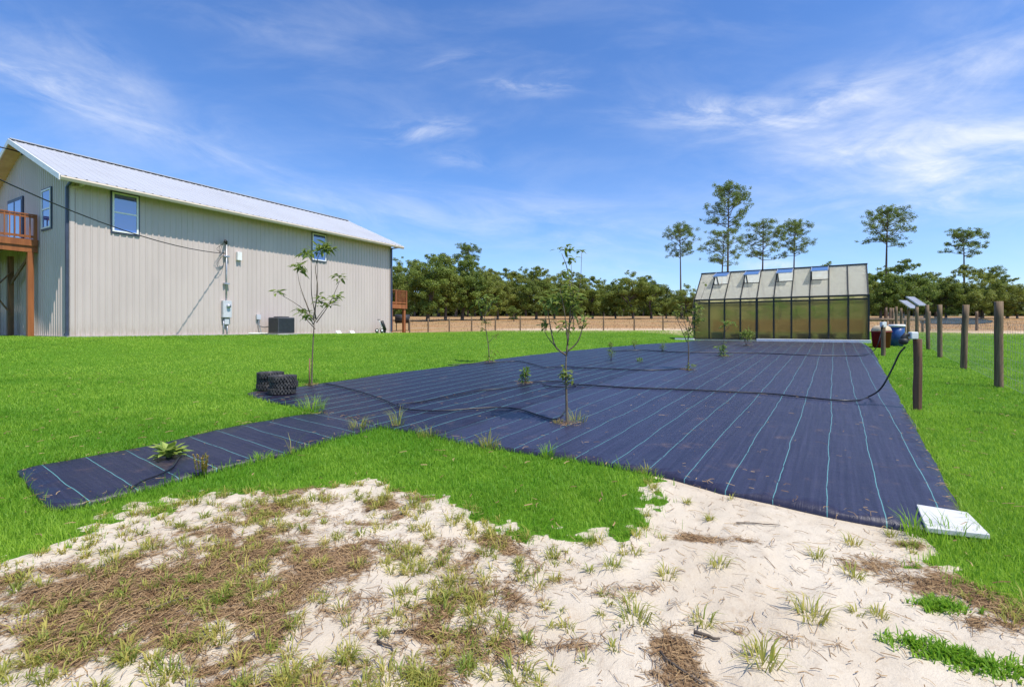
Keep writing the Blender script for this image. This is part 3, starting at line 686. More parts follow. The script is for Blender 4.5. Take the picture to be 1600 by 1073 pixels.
mb.beam((.25, 1.5, LZ+.95), (.25, 4.3, LZ+2.9), .05, .12); mb.beam((1.75, 1.5, LZ+.95), (1.75, 4.3, LZ+2.9), .05, .12); rail = mb.build('railing', M['deckwood'], ld)
for a in (.16, .7, 1.76): MB().box(a-.045, a+.045, -.04, .03, LZ, LZ+.945).build('rail_post', M['deckwood'], ld)
for k in range(9): MB().box(.8+k*.1, .835+k*.1, -.025, .005, LZ+.165, LZ+.945).build('baluster', M['deckwood'], rail)
mb = MB()
for k in range(11): mb.box(.25, 1.75, 1.5+k*.26, 1.5+k*.26+.28, LZ+.18*(k+1)-.04, LZ+.18*(k+1))
mb.beam((.25, 1.45, LZ-.1), (.25, 4.3, LZ+1.85), .05, .26); mb.beam((1.75, 1.45, LZ-.1), (1.75, 4.3, LZ+1.85), .05, .26); mb.build('stair_flight', M['deckwood'], ld)
gr = empty('barbecue_smoker', (-8.35, 36.6, h(-8.35, 36.6)), 'black barrel barbecue smoker on legs under the small wooden landing', 'barbecue', .2)
MB().tube([(-.55, 0, .95), (.55, 0, .95)], .33, 16).build('barrel', M['black'], gr)
for a in (-.45, .45):
    for b in (-.2, .2): MB().box(a-.025, a+.025, b-.025, b+.025, -.02, .75).build('leg', M['black'], gr)
MB().box(-.5, .5, -.5, -.32, .85, .88).build('shelf', M['black'], gr)
# meter, mast, service drop
em = empty('electric_meter', BW(5.7, -.03, 0), 'pale grey electric meter box with conduit mast on barn wall', 'meter', brz)
bxo = MB().box(-.2, .2, -.17, -.0, .82, 1.62).build('cabinet', M['greybox'], em, .01)
MB().tube([(.03, -.16, 1.36), (.03, -.27, 1.36)], .085, 16).build('dial', M['steel'], em)
MB().box(-.1, .1, -.12, 0, .5, .75).build('switch_box', M['greybox'], em)
MB().tube([(0, -.08, 1.62), (0, -.08, 4.30)], .032, 10).build('mast', M['steel'], em)
MB().tube([(0, -.08, 4.30), (-.02, -.1, 4.42), (-.1, -.16, 4.45), (-.15, -.2, 4.36)], [.04, .06, .06, .05], 10).build('weatherhead', M['black'], em)
for zz in (2.4, 3.7): MB().box(-.13, .13, -.13, -.0, zz, zz+.06).build('bracket', M['steel'], em)
for a in (-.12, .05): MB().tube([(a, -.05, .82 if a < 0 else .5), (a, -.05, -.1)], .025, 8).build('conduit', M['steel'], em)
mb = MB()
for k in range(3):
    mb.tube(spline([(-.14, -.18, 4.36), (-.35-.12*k, -.35, 4.2-.1*k), (-.45, -.35, 3.75+.06*k), (-.2, -.28, 3.84)], 6), .009, 5)
mb.tube(spline([(-.2, -.28, 3.84), (-.55, -.3, 3.3), (-.25, -.12, 3.1), (-.08, -.1, 3.65)], 6), .009, 5)
mb.build('drip_loop', M['cable'], em)
cb = []
a0 = np.array(BW(5.55, -.28, 3.83)); vx, vy = .085, -.997
for k in np.linspace(0, 26, 28):
    cb.append((a0[0]+vx*k-.0*k, a0[1]+vy*k, a0[2]+.16*(k/11)+.012*k*(k-11)))
tag(MB().tube(cb, .017, 6).build('service_cable', M['cable']), 'black overhead power cable sagging across the front of the barn', 'cable')
# condenser
ac = empty('air_conditioner', BW(8.05, -.85, 0), 'dark grey boxy air conditioner condenser by the barn wall', 'air conditioner', brz)
MB().box(-.55, .55, -.5, .5, -.12, .05).build('pad', M['concrete'], ac)
MB().box(-.45, .45, -.42, .42, .06, .86).build('cabinet', M['acgrey'], ac, .03)
mb = MB()
for k in range(15):
    zz = .12+k*.047; mb.box(-.43, .43, -.435, -.421, zz, zz+.022); mb.box(-.465, -.451, -.40, .40, zz, zz+.022); mb.box(.451, .465, -.4, .4, zz, zz+.022)
mb.build('louvres', M['acfan'], ac)
MB().lathe([(.36, .865), (.36, .90), (.30, .90), (.1, .915), (.001, .915)], 20).build('fan_guard', M['acfan'], ac)
db = empty('disconnect_box', BW(7.3, -.03, 0), 'small grey disconnect box with pipes left of the condenser', 'electrical box', brz)
MB().box(-.1, .1, -.11, 0, .75, 1.0).build('cabinet', M['greybox'], db)
MB().tube(spline([(0, -.06, .75), (.02, -.07, .5), (.1, -.12, .12), (.14, -.15, -.05)]), .025, 8).build('conduit', M['steel'], db)
MB().tube(spline([(.03, -.08, .42), (.2, -.3, .36), (.33, -.6, .45)]), .022, 8).build('whip', M['acgrey'], db)
MB().tube([(-.6, -.2, .06), (.35, -.35, .06)], .03, 8).build('drain_pipe', M['white'], db)
# wheeled cart
ct = empty('golf_trolley', BW(15.35, -.55, 0), 'white framed push trolley with black bag against the barn', 'trolley', brz)
for a in (-.22, .22):
    w = MB().tube([(-.25, a-.02, .14), (-.25, a+.02, .14)], .14, 16).build('wheel', M['black'], ct)
    MB().tube([(-.25, a-.03, .14), (-.25, a+.03, .14)], .08, 12).build('rim', M['white'], w)
MB().tube([(.22, -.02, .1), (.22, .02, .1)], .1, 14).build('wheel', M['black'], ct)
mb = MB(); mb.tube([(.22, 0, .1), (-.05, 0, .45), (-.3, 0, .85)], .022, 8); mb.tube([(-.25, -.22, .14), (-.02, 0, .4), (-.25, .22, .14)], .018, 8); mb.build('frame', M['white'], ct)
MB().tube([(-.3, -.12, .85), (-.3, .12, .85)], .02, 8).build('handle', M['black'], ct)
MB().tube([(.24, 0, .18), (.1, 0, .45), (-.06, 0, .74)], [.11, .12, .13], 14).build('bag', M['black'], ct)

# ------------------------------------------------------------------ greenhouse
gh = empty('greenhouse', (GC[0], GC[1], GZ), 'long translucent greenhouse with dark frame and open roof vents', 'greenhouse', math.atan2(GD[1], GD[0]))
GL, GW, GE, GR_ = 7.53, 3.6, 2.13, 3.72; N = 10; PW = GL/N
SLP = Vector((0, GW/2, GR_-GE)); SLN = SLP.length; SU = SLP/SLN; NU = Vector((0, -SU.z, SU.y))
mb = MB(); mb.box(-.08, GL+.08, -.10, -.0, -.35, .06); mb.box(-.08, GL+.08, GW, GW+.1, -.35, .06); mb.box(-.08, .0, 0, GW, -.35, .06); mb.box(GL, GL+.08, 0, GW, -.35, .06); mb.build('sill', M['concrete'], gh)
fr = MB(); w = .05
for k in range(N+1):
    ww = .11 if k in (4,) else .075; xx = k*PW
    for yy in (0, GW):
        if yy: ww = .04
        fr.box(xx-ww/2, xx+ww/2, yy-.035, yy+.035, .06, GE-.03)
    for s in (0, 1):
        a = Vector((xx, 0 if s == 0 else GW, GE)); b = Vector((xx, GW/2, GR_)); fr.beam(a, b, .045, .06, (0, -1, 1) if s == 0 else (0, 1, 1))
for yy in (0, GW):
    fr.box(-.04, GL+.04, yy-.05, yy+.05, GE-.03, GE+.05); fr.box(-.02, GL+.02, yy-.03, yy+.03, .062, .11); fr.box(.03, GL-.03, yy-.025, yy+.025, GE-.19, GE-.12)
fr.box(-.04, GL+.04, GW/2-.05, GW/2+.05, GR_-.02, GR_+.05)
for xx in (0, GL):
    for t in (.3, .62): fr.box(xx-.03, xx+.03, t*GW-.025, t*GW+.025, .06, GE+.5)
    fr.box(xx-.028, xx+.028, .04, GW-.04, GE-.05, GE+.0); fr.box(xx-.028, xx+.028, .04, GW-.04, .062, .11)
fr.build('frame', M['frame'], gh)
for k in range(N):
    for yy, nm in ((-.012, 'wall_panel'), (GW-.012, 'back_panel')):
        MB().box(k*PW+.03, (k+1)*PW-.03, yy, yy+.02, .11, GE-.03).build(nm, M['pc_wall' if nm == 'wall_panel' else 'pc_back'], gh)
def slab(x0, x1, a, b, side=0, th=.02, off=-.005):
    mb = MB(); vs = []
    for o_ in (off-th, off):
        for (xx, s) in ((x0, a), (x1, a), (x1, b), (x0, b)):
            p = Vector((xx, 0, GE))+SU*s+NU*o_
            if side: p = Vector((p.x, GW-p.y, p.z))
            vs.append(p)
    mb.add(vs, [(3, 2, 1, 0), (4, 5, 6, 7), (0, 1, 5, 4), (1, 2, 6, 5), (2, 3, 7, 6), (3, 0, 4, 7)]); return mb
VENT = (1, 3, 5, 7)
for k in range(N):
    x0, x1 = k*PW+.025, (k+1)*PW-.025
    slab(x0, x1, .03, SLN*.55 if k in VENT else SLN-.04).build('roof_panel', M['pc_roof'], gh)
    slab(x0, x1, .03, SLN-.04, 1).build('roof_panel', M['pc_roof'], gh)
    if k in VENT:
        hinge = Vector((0, 0, GE))+SU*(SLN-.04); ang = R(25)
        c, s = math.cos(ang), math.sin(ang); L = SLN*.45
        dv = -SU*c+NU*s; nv = SU*s+NU*c                      # flap opens outward about the ridge
        def Pt(xx, a, o_): q = hinge+dv*a+nv*(o_+.03); return Vector((xx, q.y, q.z))
        mb = MB(); mb.add([Pt(xx, a, o_) for o_ in (0, .018) for xx, a in ((x0, 0), (x1, 0), (x1, L), (x0, L))], [(3, 2, 1, 0), (4, 5, 6, 7), (0, 1, 5, 4), (1, 2, 6, 5), (2, 3, 7, 6), (3, 0, 4, 7)])
        v = mb.build('roof_vent', M['pc_roof'], gh)
        mb = MB(); mb.beam(Pt(x0, 0, .01), Pt(x0, L, .01), .03); mb.beam(Pt(x1, 0, .01), Pt(x1, L, .01), .03); mb.beam(Pt(x0, L, .01), Pt(x1, L, .01), .03)
        mb.build('vent_frame', M['steel'], v)
        mb = MB(); q = Vector((0, 0, GE))+SU*SLN*.56; mb.beam(Vector((x0+.03, q.y, q.z)), Pt(x0+.03, L*.85, 0), .03)
        q2 = q+NU*.0; mb.beam(Vector((x0, q.y, q.z)), Vector((x1, q.y, q.z)), .035); mb.build('vent_stay', M['frame'], v)
for xx in (0, GL):
    mb = MB(); pts = [(0, .11), (GW, .11), (GW, GE), (GW/2, GR_), (0, GE)]
    mb.add([(xx+o_, a, b) for o_ in (-.01, .01) for a, b in pts], [(0, 1, 2, 3, 4), (9, 8, 7, 6, 5)]+[(i, 5+i, 5+(i+1) % 5, (i+1) % 5) for i in range(5)])
    mb.build('end_panel', M['pc_back'], gh)
def GWp(a, b, z=0): p = GC+GD*a+GN*b; return (p[0], p[1], GZ+z)
grz = math.atan2(GD[1], GD[0])
MB().box(-.05, GL+.05, -.02, GW+.02, -.12, .03).build('floor', M['tanfloor'], gh)
tag(MB().box(0, 4.55, -.09, .09, 0, .15).build('kerb_board', M['white'], None, .01), 'long white board lying along the foot of the greenhouse right half', 'board')
o = bpy.data.objects['kerb_board']; o.location = GWp(3.05, -.36, -.02); o.rotation_euler.z = grz
tag(MB().box(0, 1.0, -.07, .07, 0, .10).build('kerb_board', M['white'], None, .01), 'short white board at left corner of the greenhouse', 'board')
o = bpy.data.objects['kerb_board.001']; o.location = GWp(-.95, -.25, .0); o.rotation_euler.z = grz
def foliage(mb, c, r, n, L, W, flat=1., up=.4):
    for _ in range(n):
        while True:
            p = Vector((random.uniform(-1, 1), random.uniform(-1, 1), random.uniform(-1, 1)))
            if p.length < 1: break
        d = (p+Vector((random.gauss(0, .4), random.gauss(0, .4), random.gauss(up, .4))))
        if d.length < 1e-3: d = Vector((0, 0, 1))
        q = Vector(c)+Vector((p.x*r, p.y*r, p.z*r*flat))
        mb.leaf(q, d, L*random.uniform(.6, 1.25), W*random.uniform(.7, 1.2), (random.gauss(0, .4), random.gauss(0, .4), 1))
    return mb
pl = empty('raised_planter', GWp(.5, 2.3), 'long brown wooden raised planter bed inside the greenhouse', 'planter', grz)
mb = MB()
for k in range(4): mb.box(0, 6.9, 0, .04, .45+k*.17, .60+k*.17); mb.box(0, 6.9, .86, .9, .45+k*.17, .60+k*.17)
mb.box(-.04, 0, 0, .9, .45, 1.12); mb.box(6.9, 6.94, 0, .9, .45, 1.12); mb.build('boards', M['planter'], pl)
MB().box(.001, 6.899, .045, .855, .47, 1.05).build('soil', M['deckshade'], pl)
for k in range(6): MB().box(k*1.36, k*1.36+.1, .05, .15, 0, .45).build('leg', M['deckshade'], pl)
for i, (a, r, n, f, lab) in enumerate(((.9, .38, 70, .7, 'low leafy plant at the left end of the greenhouse planter'), (2.3, .36, 60, .6, 'second leafy plant from the left in the greenhouse planter'), (3.3, .62, 190, 1.0, 'tall bright green plant behind the middle of the greenhouse'), (4.4, .42, 90, .7, 'leafy plant right of the tall middle greenhouse plant'), (5.4, .52, 130, .7, 'spreading green plant toward the right of the greenhouse planter'), (6.4, .62, 190, 1.1, 'tallest plant at the right end of the greenhouse planter'))):
    t_ = empty('planter_plant', GWp(a+.3, 2.7, 1.05), lab, 'plant', grz, 'plants growing in the greenhouse planter')
    foliage(MB(), (0, 0, r*f+.05), r, n, .22, .09, f).build('leaves', M['housefol'], t_)
    MB().tube([(0, 0, -.03), (.02, 0, r*f)], .015, 6).build('stem', M['twig'], t_)
for i, (a, b, r, hh, lab) in enumerate(((1.95, .55, .26, .32, 'black plant pot by the teal tub in the greenhouse'), (3.3, .6, .27, .30, 'black plant pot behind the thin sapling in the greenhouse'), (4.15, .55, .22, .26, 'smallest black plant pot near the middle of the greenhouse'), (5.05, .5, .36, .36, 'wide black plant pot right of the middle greenhouse post'), (5.95, .5, .38, .36, 'widest black plant pot under the hanging greenhouse plant'), (7.0, .5, .33, .36, 'black plant pot in the right corner of the greenhouse'))):
    t_ = empty('plant_pot', GWp(a, b, .03), lab, 'pot', grz, 'black pots on the greenhouse floor')
    MB().lathe([(r*.8, 0), (r*.97, hh-.04), (r*1.05, hh-.04), (r*1.05, hh), (r*.93, hh), (r*.9, hh-.06), (.001, hh-.06)], 20).build('pot', M['pot'], t_)
    if i in (0, 4): foliage(MB(), (0, 0, hh+.18), .24, 40, .16, .06).build('leaves', M['housefol'], t_)
tb = empty('storage_tub', GWp(1.1, .5, .03), 'teal blue plastic tub in the left of the greenhouse', 'tub', grz)
MB().lathe([(.27, 0), (.33, .36), (.35, .36), (.35, .39), (.31, .39), (.26, .03), (.001, .03)], 24, sq=5).build('tub', M['bluetub'], tb)
tag(foliage(MB(), GWp(.35, .6, .28), .28, 60, .14, .06).build('leafy_plant', M['housefol']), 'low green plant in the left corner of the greenhouse', 'plant')

# ------------------------------------------------------------------ fences
fe = empty('wire_fence', (9.28, 9.2, h(9.28, 9.2)), 'field fence of round weathered posts and woven wire at right', 'fence', 0)
fx0, fy0 = 9.28, 9.2; dx, dy = 2.02, 2.86
def post_mesh(r, hh, wob=.03, sides=12):
    n = 7; P = [(random.gauss(0, wob*.05), random.gauss(0, wob*.05), -.25+(hh+.25)*k/(n-1)) for k in range(n)]
    return MB().tube(P, [r*random.uniform(.985, 1.015)*(1.03-.05*k/n) for k in range(n)], sides)
posts = []
for k in range(-2, 11):
    xx = fx0+dx*k+random.gauss(0, .05); yy = fy0+dy*k
    hh = 1.62+random.uniform(-.06, .05)
    o = post_mesh(.064+random.uniform(-.006, .006), hh).build('post', M['post'], fe, .0, (xx-fx0, yy-fy0, h(xx, yy)-h(fx0, fy0)))
    o.rotation_euler = (random.gauss(0, .015), random.gauss(0, .015), random.random()*6)
    posts.append((xx, yy))
def wires(posts, hh, vstep, nh, base, r, flat=False):
    mb = MB()
    for (a, b) in zip(posts[:-1], posts[1:]):
        A_ = Vector((a[0], a[1], h(*a))); B_ = Vector((b[0], b[1], h(*b)))
        for j in range(nh):
            zz = .06+(hh-.1)*j/(nh-1); mb.beam(A_+Vector((0, 0, zz))-base, B_+Vector((0, 0, zz))-base, r)
        if vstep:
            L = (B_-A_).length; n = int(L/vstep)
            for i in range(1, n):
                p = A_.lerp(B_, i/n); mb.beam(p+Vector((0, 0, .06))-base, p+Vector((0, 0, hh-.04))-base, r*.8)
    return mb
base = Vector((fx0, fy0, h(fx0, fy0)))
side = [(a+.09*.82, b-.09*.57) for a, b in posts]
wires(side, 1.28, .16, 8, base, .0032).build('woven_wire', M['wire'], fe)
# fence across the back
ff = empty('wire_fence', (0, 33.2, h(0, 33.2)), 'distant brown post and wire fence along the far lawn edge', 'fence', 0)
fp = []
for px in (640, 669, 702, 737, 774, 813, 853, 896, 943, 991, 1036, 1083, 1130, 1180, 1232, 1285, 1340, 1395, 1452, 1526, 1610, 1700):
    Y_ = np.interp(px, [640, 1040, 1300, 1452, 1526, 1700], [33.6, 33.9, 33.6, 33.4, 33.8, 34.5]); fp.append((at(px, Y_)[0], float(Y_)))
for a, b in fp:
    o = post_mesh(.05 if a < 12 else .08, 1.0 if a < 12 else 1.35, .03, 8).build('post', M['post'], ff, 0, (a, b-33.2, h(a, b)-h(0, 33.2)))
wires(fp, .95, 0, 4, Vector((0, 33.2, h(0, 33.2))), .010).build('wire', M['wire'], ff)
lr = empty('log_rail', (*at(1360, 30.5), h(*at(1360, 30.5))), 'weathered horizontal log rail on short posts right of the greenhouse', 'fence', 0)
x0_, y0_ = at(1345, 30.5); x1_, y1_ = at(1446, 31.5); bo = lr.location
MB().tube([(x0_-bo.x, y0_-bo.y, .82), (x1_-bo.x, y1_-bo.y, .86)], .09, 10).build('rail', M['post'], lr)
for t in (.02, .35, .7, .98): MB().tube([(x0_+(x1_-x0_)*t-bo.x, y0_+(y1_-y0_)*t-bo.y+.12, -.3), (x0_+(x1_-x0_)*t-bo.x, y0_+(y1_-y0_)*t-bo.y+.12, .95)], .07, 8).build('post', M['post'], lr)
# short valve posts
def rough_post(px, py, hh, w, name, label):
    xx, yy = gp(px, py); o = MB(); n = 6
    o.tube([(random.gauss(0, .003), random.gauss(0, .003), -.2+(hh+.2)*k/(n-1)) for k in range(n)], [w*random.uniform(.95, 1.05) for k in range(n)], 9)
    ob = o.build(name, M['postend'], None, .004, (xx, yy, h(xx, yy))); return tag(ob, label, 'post'), xx, yy
vp, vx1, vy1 = rough_post(1434, 642, 1.06, .055, 'valve_post', 'short thick rough brown post with irrigation timer on top')
vz1 = h(vx1, vy1)+1.06
tm = empty('water_timer', (vx1-.09, vy1-.02, vz1), 'white irrigation timer with black valve on the nearest short post', 'timer', -.2)
MB().box(-.045, .05, -.05, .04, .0, .105).build('housing', M['white'], tm, .012)
MB().tube([(-.05, 0, .06), (-.09, 0, .07), (-.12, 0, .02), (-.13, 0, -.07)], [.02, .03, .04, .03], 12).build('valve', M['black'], tm)
MB().lathe([(.03, -.02), (.055, .0), (.06, .05), (.03, .07)], 14, (-.125, -.01, -.06)).build('filter', M['black'], tm)
vp2, vx2, vy2 = rough_post(1380, 556,   .92, .065, 'valve_post', 'short brown post with pale box standing before the red tub')
vp2.data.materials[0] = M['post']
tm2 = empty('water_timer', (vx2, vy2, h(vx2, vy2)+.92), 'small pinkish white timer on the far short post', 'timer', 0)
MB().box(-.07, .07, -.06, .06, 0, .17).build('housing', M['white'], tm2, .01)
MB().tube([(-.05, -.06, .06), (-.1, -.1, .03), (-.12, -.1, -.06)], [.02, .03, .025], 10).build('valve', M['black'], tm2)
# tubs
rx, ry = at(1377, 18.6)
rb = empty('red_tub', (rx, ry, h(rx, ry)), 'dark red plastic tub with tan domed lid by the greenhouse', 'tub', .3)
MB().lathe([(.23, 0), (.275, .60), (.29, .60), (.29, .64), (.27, .64)], 28, sq=4).build('body', M['redbin'], rb)
MB().lathe([(.29, .645), (.285, .68), (.25, .78), (.19, .84), (.07, .87), (.001, .875)], 28, sq=3.2).build('lid', M['tan'], rb)
rx2, ry2 = at(1401, 19.2)
bb = empty('blue_tub', (rx2, ry2, h(rx2, ry2)), 'dark blue round tub with white rimmed lid behind the short post', 'tub', 0)
MB().lathe([(.21, 0), (.245, .35), (.255, .76), (.24, .76)], 28).build('body', M['bluebin'], bb)
MB().lathe([(.275, .765), (.285, .80), (.275, .84), (.24, .86), (.001, .86)], 28).build('lid', M['white'], bb)
# solar panels on the fence
for (px, py, Y_, w_, lab, rz) in ((1419, 476, 23.5, .62, 'lower left solar panel tilted on a pole above the fence', .42), (1431, 471, 21.0, .60, 'higher right solar panel tilted on a pole above the fence', .42)):
    X_, Yy, Z_ = at(px, Y_, py); sp = empty('solar_panel', (X_, Yy, h(X_, Yy)), lab, 'solar panel', rz, 'solar panels over the fence')
    zz = Z_-h(X_, Yy); c, s = math.cos(R(40)), math.sin(R(40))
    def tl(a, b, o_): return (a, b*c+o_*-s, zz+b*s+o_*c) 
    mb = MB(); mb.add([tl(a, b, o_) for o_ in (0, .035) for a, b in ((-w_/2, -.3), (w_/2, -.3), (w_/2, .3), (-w_/2, .3))], [(3, 2, 1, 0), (4, 5, 6, 7), (0, 1, 5, 4), (1, 2, 6, 5), (2, 3, 7, 6), (3, 0, 4, 7)])
    mb.build('panel', M['solar'], sp)
    mb = MB()
    for a in (-w_/2, w_/2): mb.beam(tl(a, -.31, .018), tl(a, .31, .018), .04, .05)
    for b in (-.3, 0, .3): mb.beam(tl(-w_/2-.02, b, .022), tl(w_/2+.02, b, .022), .03, .04)
    mb.build('frame', M['steel'], sp); MB().tube([(0, 0, -.1), (0, 0, zz)], .03, 8).build('pole', M['steel'], sp)

# ------------------------------------------------------------------ slab, tyres, hoses
c = [gp(1432, 799), gp(1512, 812), gp(1547, 849), gp(1447, 837)]
c = [np.array(q) for q in c]; mb = MB(); zz = [h(*q)+.022 for q in c]
mb.add([(q[0], q[1], z_+d) for d in (0, .034) for q, z_ in zip(c, zz)], [(0, 1, 2, 3), (7, 6, 5, 4), (0, 4, 5, 1), (1, 5, 6, 2), (2, 6, 7, 3), (3, 7, 4, 0)])
bmx = mb.build('paving_slab', M['slab'], None, .004); tag(bmx, 'flat white paving slab holding down the near corner of weed mat', 'slab')
def tyre(name, x_, y_, z_, label):
    t_ = empty(name, (x_, y_, z_), label, 'tyre', random.random()*6, 'knobby tyres stacked on the mat corner')
    Ro, Ri, hh = .222, .125, .100
    prof = [(Ri, .02), (Ri+.02, .0), (Ro-.06, .0), (Ro-.015, .025), (Ro-.012, hh/2), (Ro-.015, hh-.025), (Ro-.06, hh), (Ri+.02, hh), (Ri, hh-.02), (Ri+.01, hh/2), (Ri, .02)]
    MB().lathe(prof, 36).build('carcass', M['tyre'], t_)
    mb = MB()
    for row, (z0, z1) in enumerate(((.006, .034), (.039, .066), (.071, .099))):
        for k in range(26):
            a = 2*math.pi*(k+.5*(row % 2))/26; dlt = .085; r0, r1 = Ro-.02, Ro+.008
            vs = [(r*math.cos(a+s*dlt), r*math.sin(a+s*dlt), z) for z in (z0, z1) for r, s in ((r0, -1), (r0, 1), (r1, .85), (r1, -.85))]
            mb.add(vs, [(3, 2, 1, 0), (4, 5, 6, 7), (0, 1, 5, 4), (1, 2, 6, 5), (2, 3, 7, 6), (3, 0, 4, 7)])
        for side_, zz in ((0, -.006), (1, hh-.006)):
            pass
    for k in range(26):
        a = 2*math.pi*k/26
        for zz in (-.0, hh-.012):
            vs = [(r*math.cos(a+s*.07), r*math.sin(a+s*.07), z) for z in (zz, zz+.016) for r, s in ((Ro-.075, -1), (Ro-.075, 1), (Ro-.02, 1), (Ro-.02, -1))]
            mb.add(vs, [(3, 2, 1, 0), (4, 5, 6, 7), (0, 1, 5, 4), (1, 2, 6, 5), (2, 3, 7, 6), (3, 0, 4, 7)])
    mb.build('tread', M['tyre'], t_)
ax_, ay_ = gp(412, 613); bx_, by_ = gp(432, 620)
ay_ += .22; by_ += .2
for (x_, y_, nm) in ((ax_, ay_, 'left rear'), (bx_, by_, 'right front')):
    for j, pos in enumerate(('bottom', 'middle', 'top')):
        tyre('knobby_tyre', x_+random.gauss(0, .014)*j, y_+random.gauss(0, .012)*j, h(x_, y_)+.03+.104*j, f'{pos} knobby black tyre of the {nm} stack')
def hose(pts, r, label, name='drip_hose'):
    P = []
    for p in pts:
        if len(p) == 2: a, b = gp(*p); P.append((a, b, h(a, b)+.035+r))
        else: P.append(p)
    return tag(MB().tube(spline(P, 8), r, 8).build(name, M['hose']), label, 'hose')
hz0 = vz1-.12
hose([(893, 604), (930, 606), (978, 609), (1060, 612), (1140, 616), (1200, 619), (1250, 624), (1300, 629), (1335, 630), (1357, 624), at(1376, 7.55, 607), at(1392, 7.45, 580), at(1405, 7.35, 553), (vx1-.215, vy1-.03, hz0)], .0125, 'thick black hose crossing the mat and rising to nearest timer')
hose([(826, 601), (850, 599), (880, 600), (900, 604), (888, 608), (858, 607), (848, 603)], .011, 'tangled thin black hose knot by the small round bush')
hose([(700, 573), (780, 568), (812, 567), (838, 573), (852, 577), (880, 575), (905, 577), (960, 579), (1010, 581), (1045, 580), (1070, 578)], .011, 'thin black hose running from lawn edge to the slender middle sapling')
hose([(950, 551), (1000, 549), (1060, 552), (1130, 553), (1190, 554), (1260, 557), (1320, 558), (1350, 557), (1362, 552), (vx2-.25, vy2-.06, h(vx2, vy2)+.3), (vx2-.15, vy2-.1, h(vx2, vy2)+.72), (vx2-.12, vy2-.1, h(vx2, vy2)+.86)], .013, 'farthest black hose before the greenhouse rising to the far post')
hose([(505, 602), (530, 607), (560, 615), (598, 628), (630, 642), (660, 646), (700, 646), (740, 643), (780, 641), (812, 644), (840, 653), (864, 660), (876, 655), (882, 646)], .010, 'long thin black hose curving between the two front saplings')
hose([(620, 636), (660, 631), (700, 623), (745, 614), (790, 610), (830, 603)], .008, 'thin black hose lying along a seam toward the small bush')
hose([(283, 716), (278, 724), (268, 738), (248, 749), (222, 760), (204, 770)], .009, 'short black hose curling from the hosta to mat edge')

# ------------------------------------------------------------------ saplings and small plants
def sapling(name, base, label, ppm, branches, tips, leafmat_, rad=.016, group='fruit saplings on the weed mat', lf=(.13, .045), nl=(14, 20), stake=None):
    bx0, by0 = gp(*base); t_ = empty(name, (bx0, by0, h(bx0, by0)+.0), label, 'sapling', 0, group)
    def loc(p, yo=0): return Vector(((p[0]-base[0])/ppm, yo, (base[1]-p[1])/ppm))
    tr = MB()
    for i, br_ in enumerate(branches):
        pts = []; yo = 0; ydir = random.uniform(-.5, .5) if i else 0
        for k, p in enumerate(br_[1]):
            pts.append(loc(p, ydir*k*.12+br_[2]))
        if i == 0: pts = [Vector((0, 0, -.1))]+pts
        sp_ = spline(pts, 4); n = len(sp_)
        tr.tube(sp_, [max(br_[0]*(1-.75*k/n), .0028) for k in range(n)], 7)
    tr.build('trunk', M['twig'], t_)
    lv = MB()
    for (p, yo, n, sz) in tips:
        c_ = loc(p, yo)
        for k in range(n):
            a = random.random()*2*math.pi; el = random.uniform(-.5, .75)
            d = Vector((math.cos(a)*math.cos(el), math.sin(a)*math.cos(el), math.sin(el)))
            o_ = Vector((random.gauss(0, 1), random.gauss(0, 1), random.gauss(0, .8)))*sz*.25
            lv.leaf(c_+o_, d, lf[0]*random.uniform(.7, 1.2)*min(1.4, .6+sz*3), lf[1]*random.uniform(.8, 1.25), (random.gauss(0, .3), random.gauss(0, .3), 1), random.uniform(.1, .45))
    lv.build('leaves', leafmat_, t_)
    if stake: 
        a = loc(stake[0], -.03); b = loc(stake[1], -.03); MB().tube([a-Vector((0, 0, .1)), b], .013, 7).build('stake', M['deckshade'], t_)
    return t_
sapling('fruit_sapling', (487, 604), 'tall thin sapling with drooping leaf clusters beside the knobby tyres', 80,
        [(.021, [(487, 604), (488, 560), (490, 520), (491, 500)], 0), (.010, [(491, 502), (470, 480), (435, 458)], 0), (.011, [(491, 500), (482, 460), (480, 425), (478, 398)], .1), (.008, [(488, 490), (474, 450), (470, 425)], -.1), (.012, [(491, 500), (499, 455), (497, 420), (507, 392)], -.05), (.010, [(491, 505), (510, 475), (527, 434)], .1), (.009, [(492, 508), (508, 488), (527, 466)], -.1), (.009, [(490, 515), (478, 500), (470, 492)], .08), (.008, [(492, 500), (494, 440), (494, 395)], .0), (.007, [(489, 508), (480, 480), (470, 455)], .0)],
        [((435, 457), 0, 14, .12), ((477, 397), .1, 30, .22), ((470, 419), -.1, 26, .18), ((474, 425), 0, 12, .15), ((507, 389), -.05, 34, .26), ((518, 392), -.05, 22, .16), ((498, 391), .05, 22, .2), ((527, 434), .1, 20, .14), ((527, 466), -.1, 22, .16), ((517, 478), -.05, 16, .14), ((501, 466), 0, 14, .14), ((471, 490), .08, 22, .2), ((480, 495), .05, 12, .14), ((498, 476), 0, 14, .14)], M['youngleaf'], lf=(.145, .05), stake=((484, 604), (485, 560)))
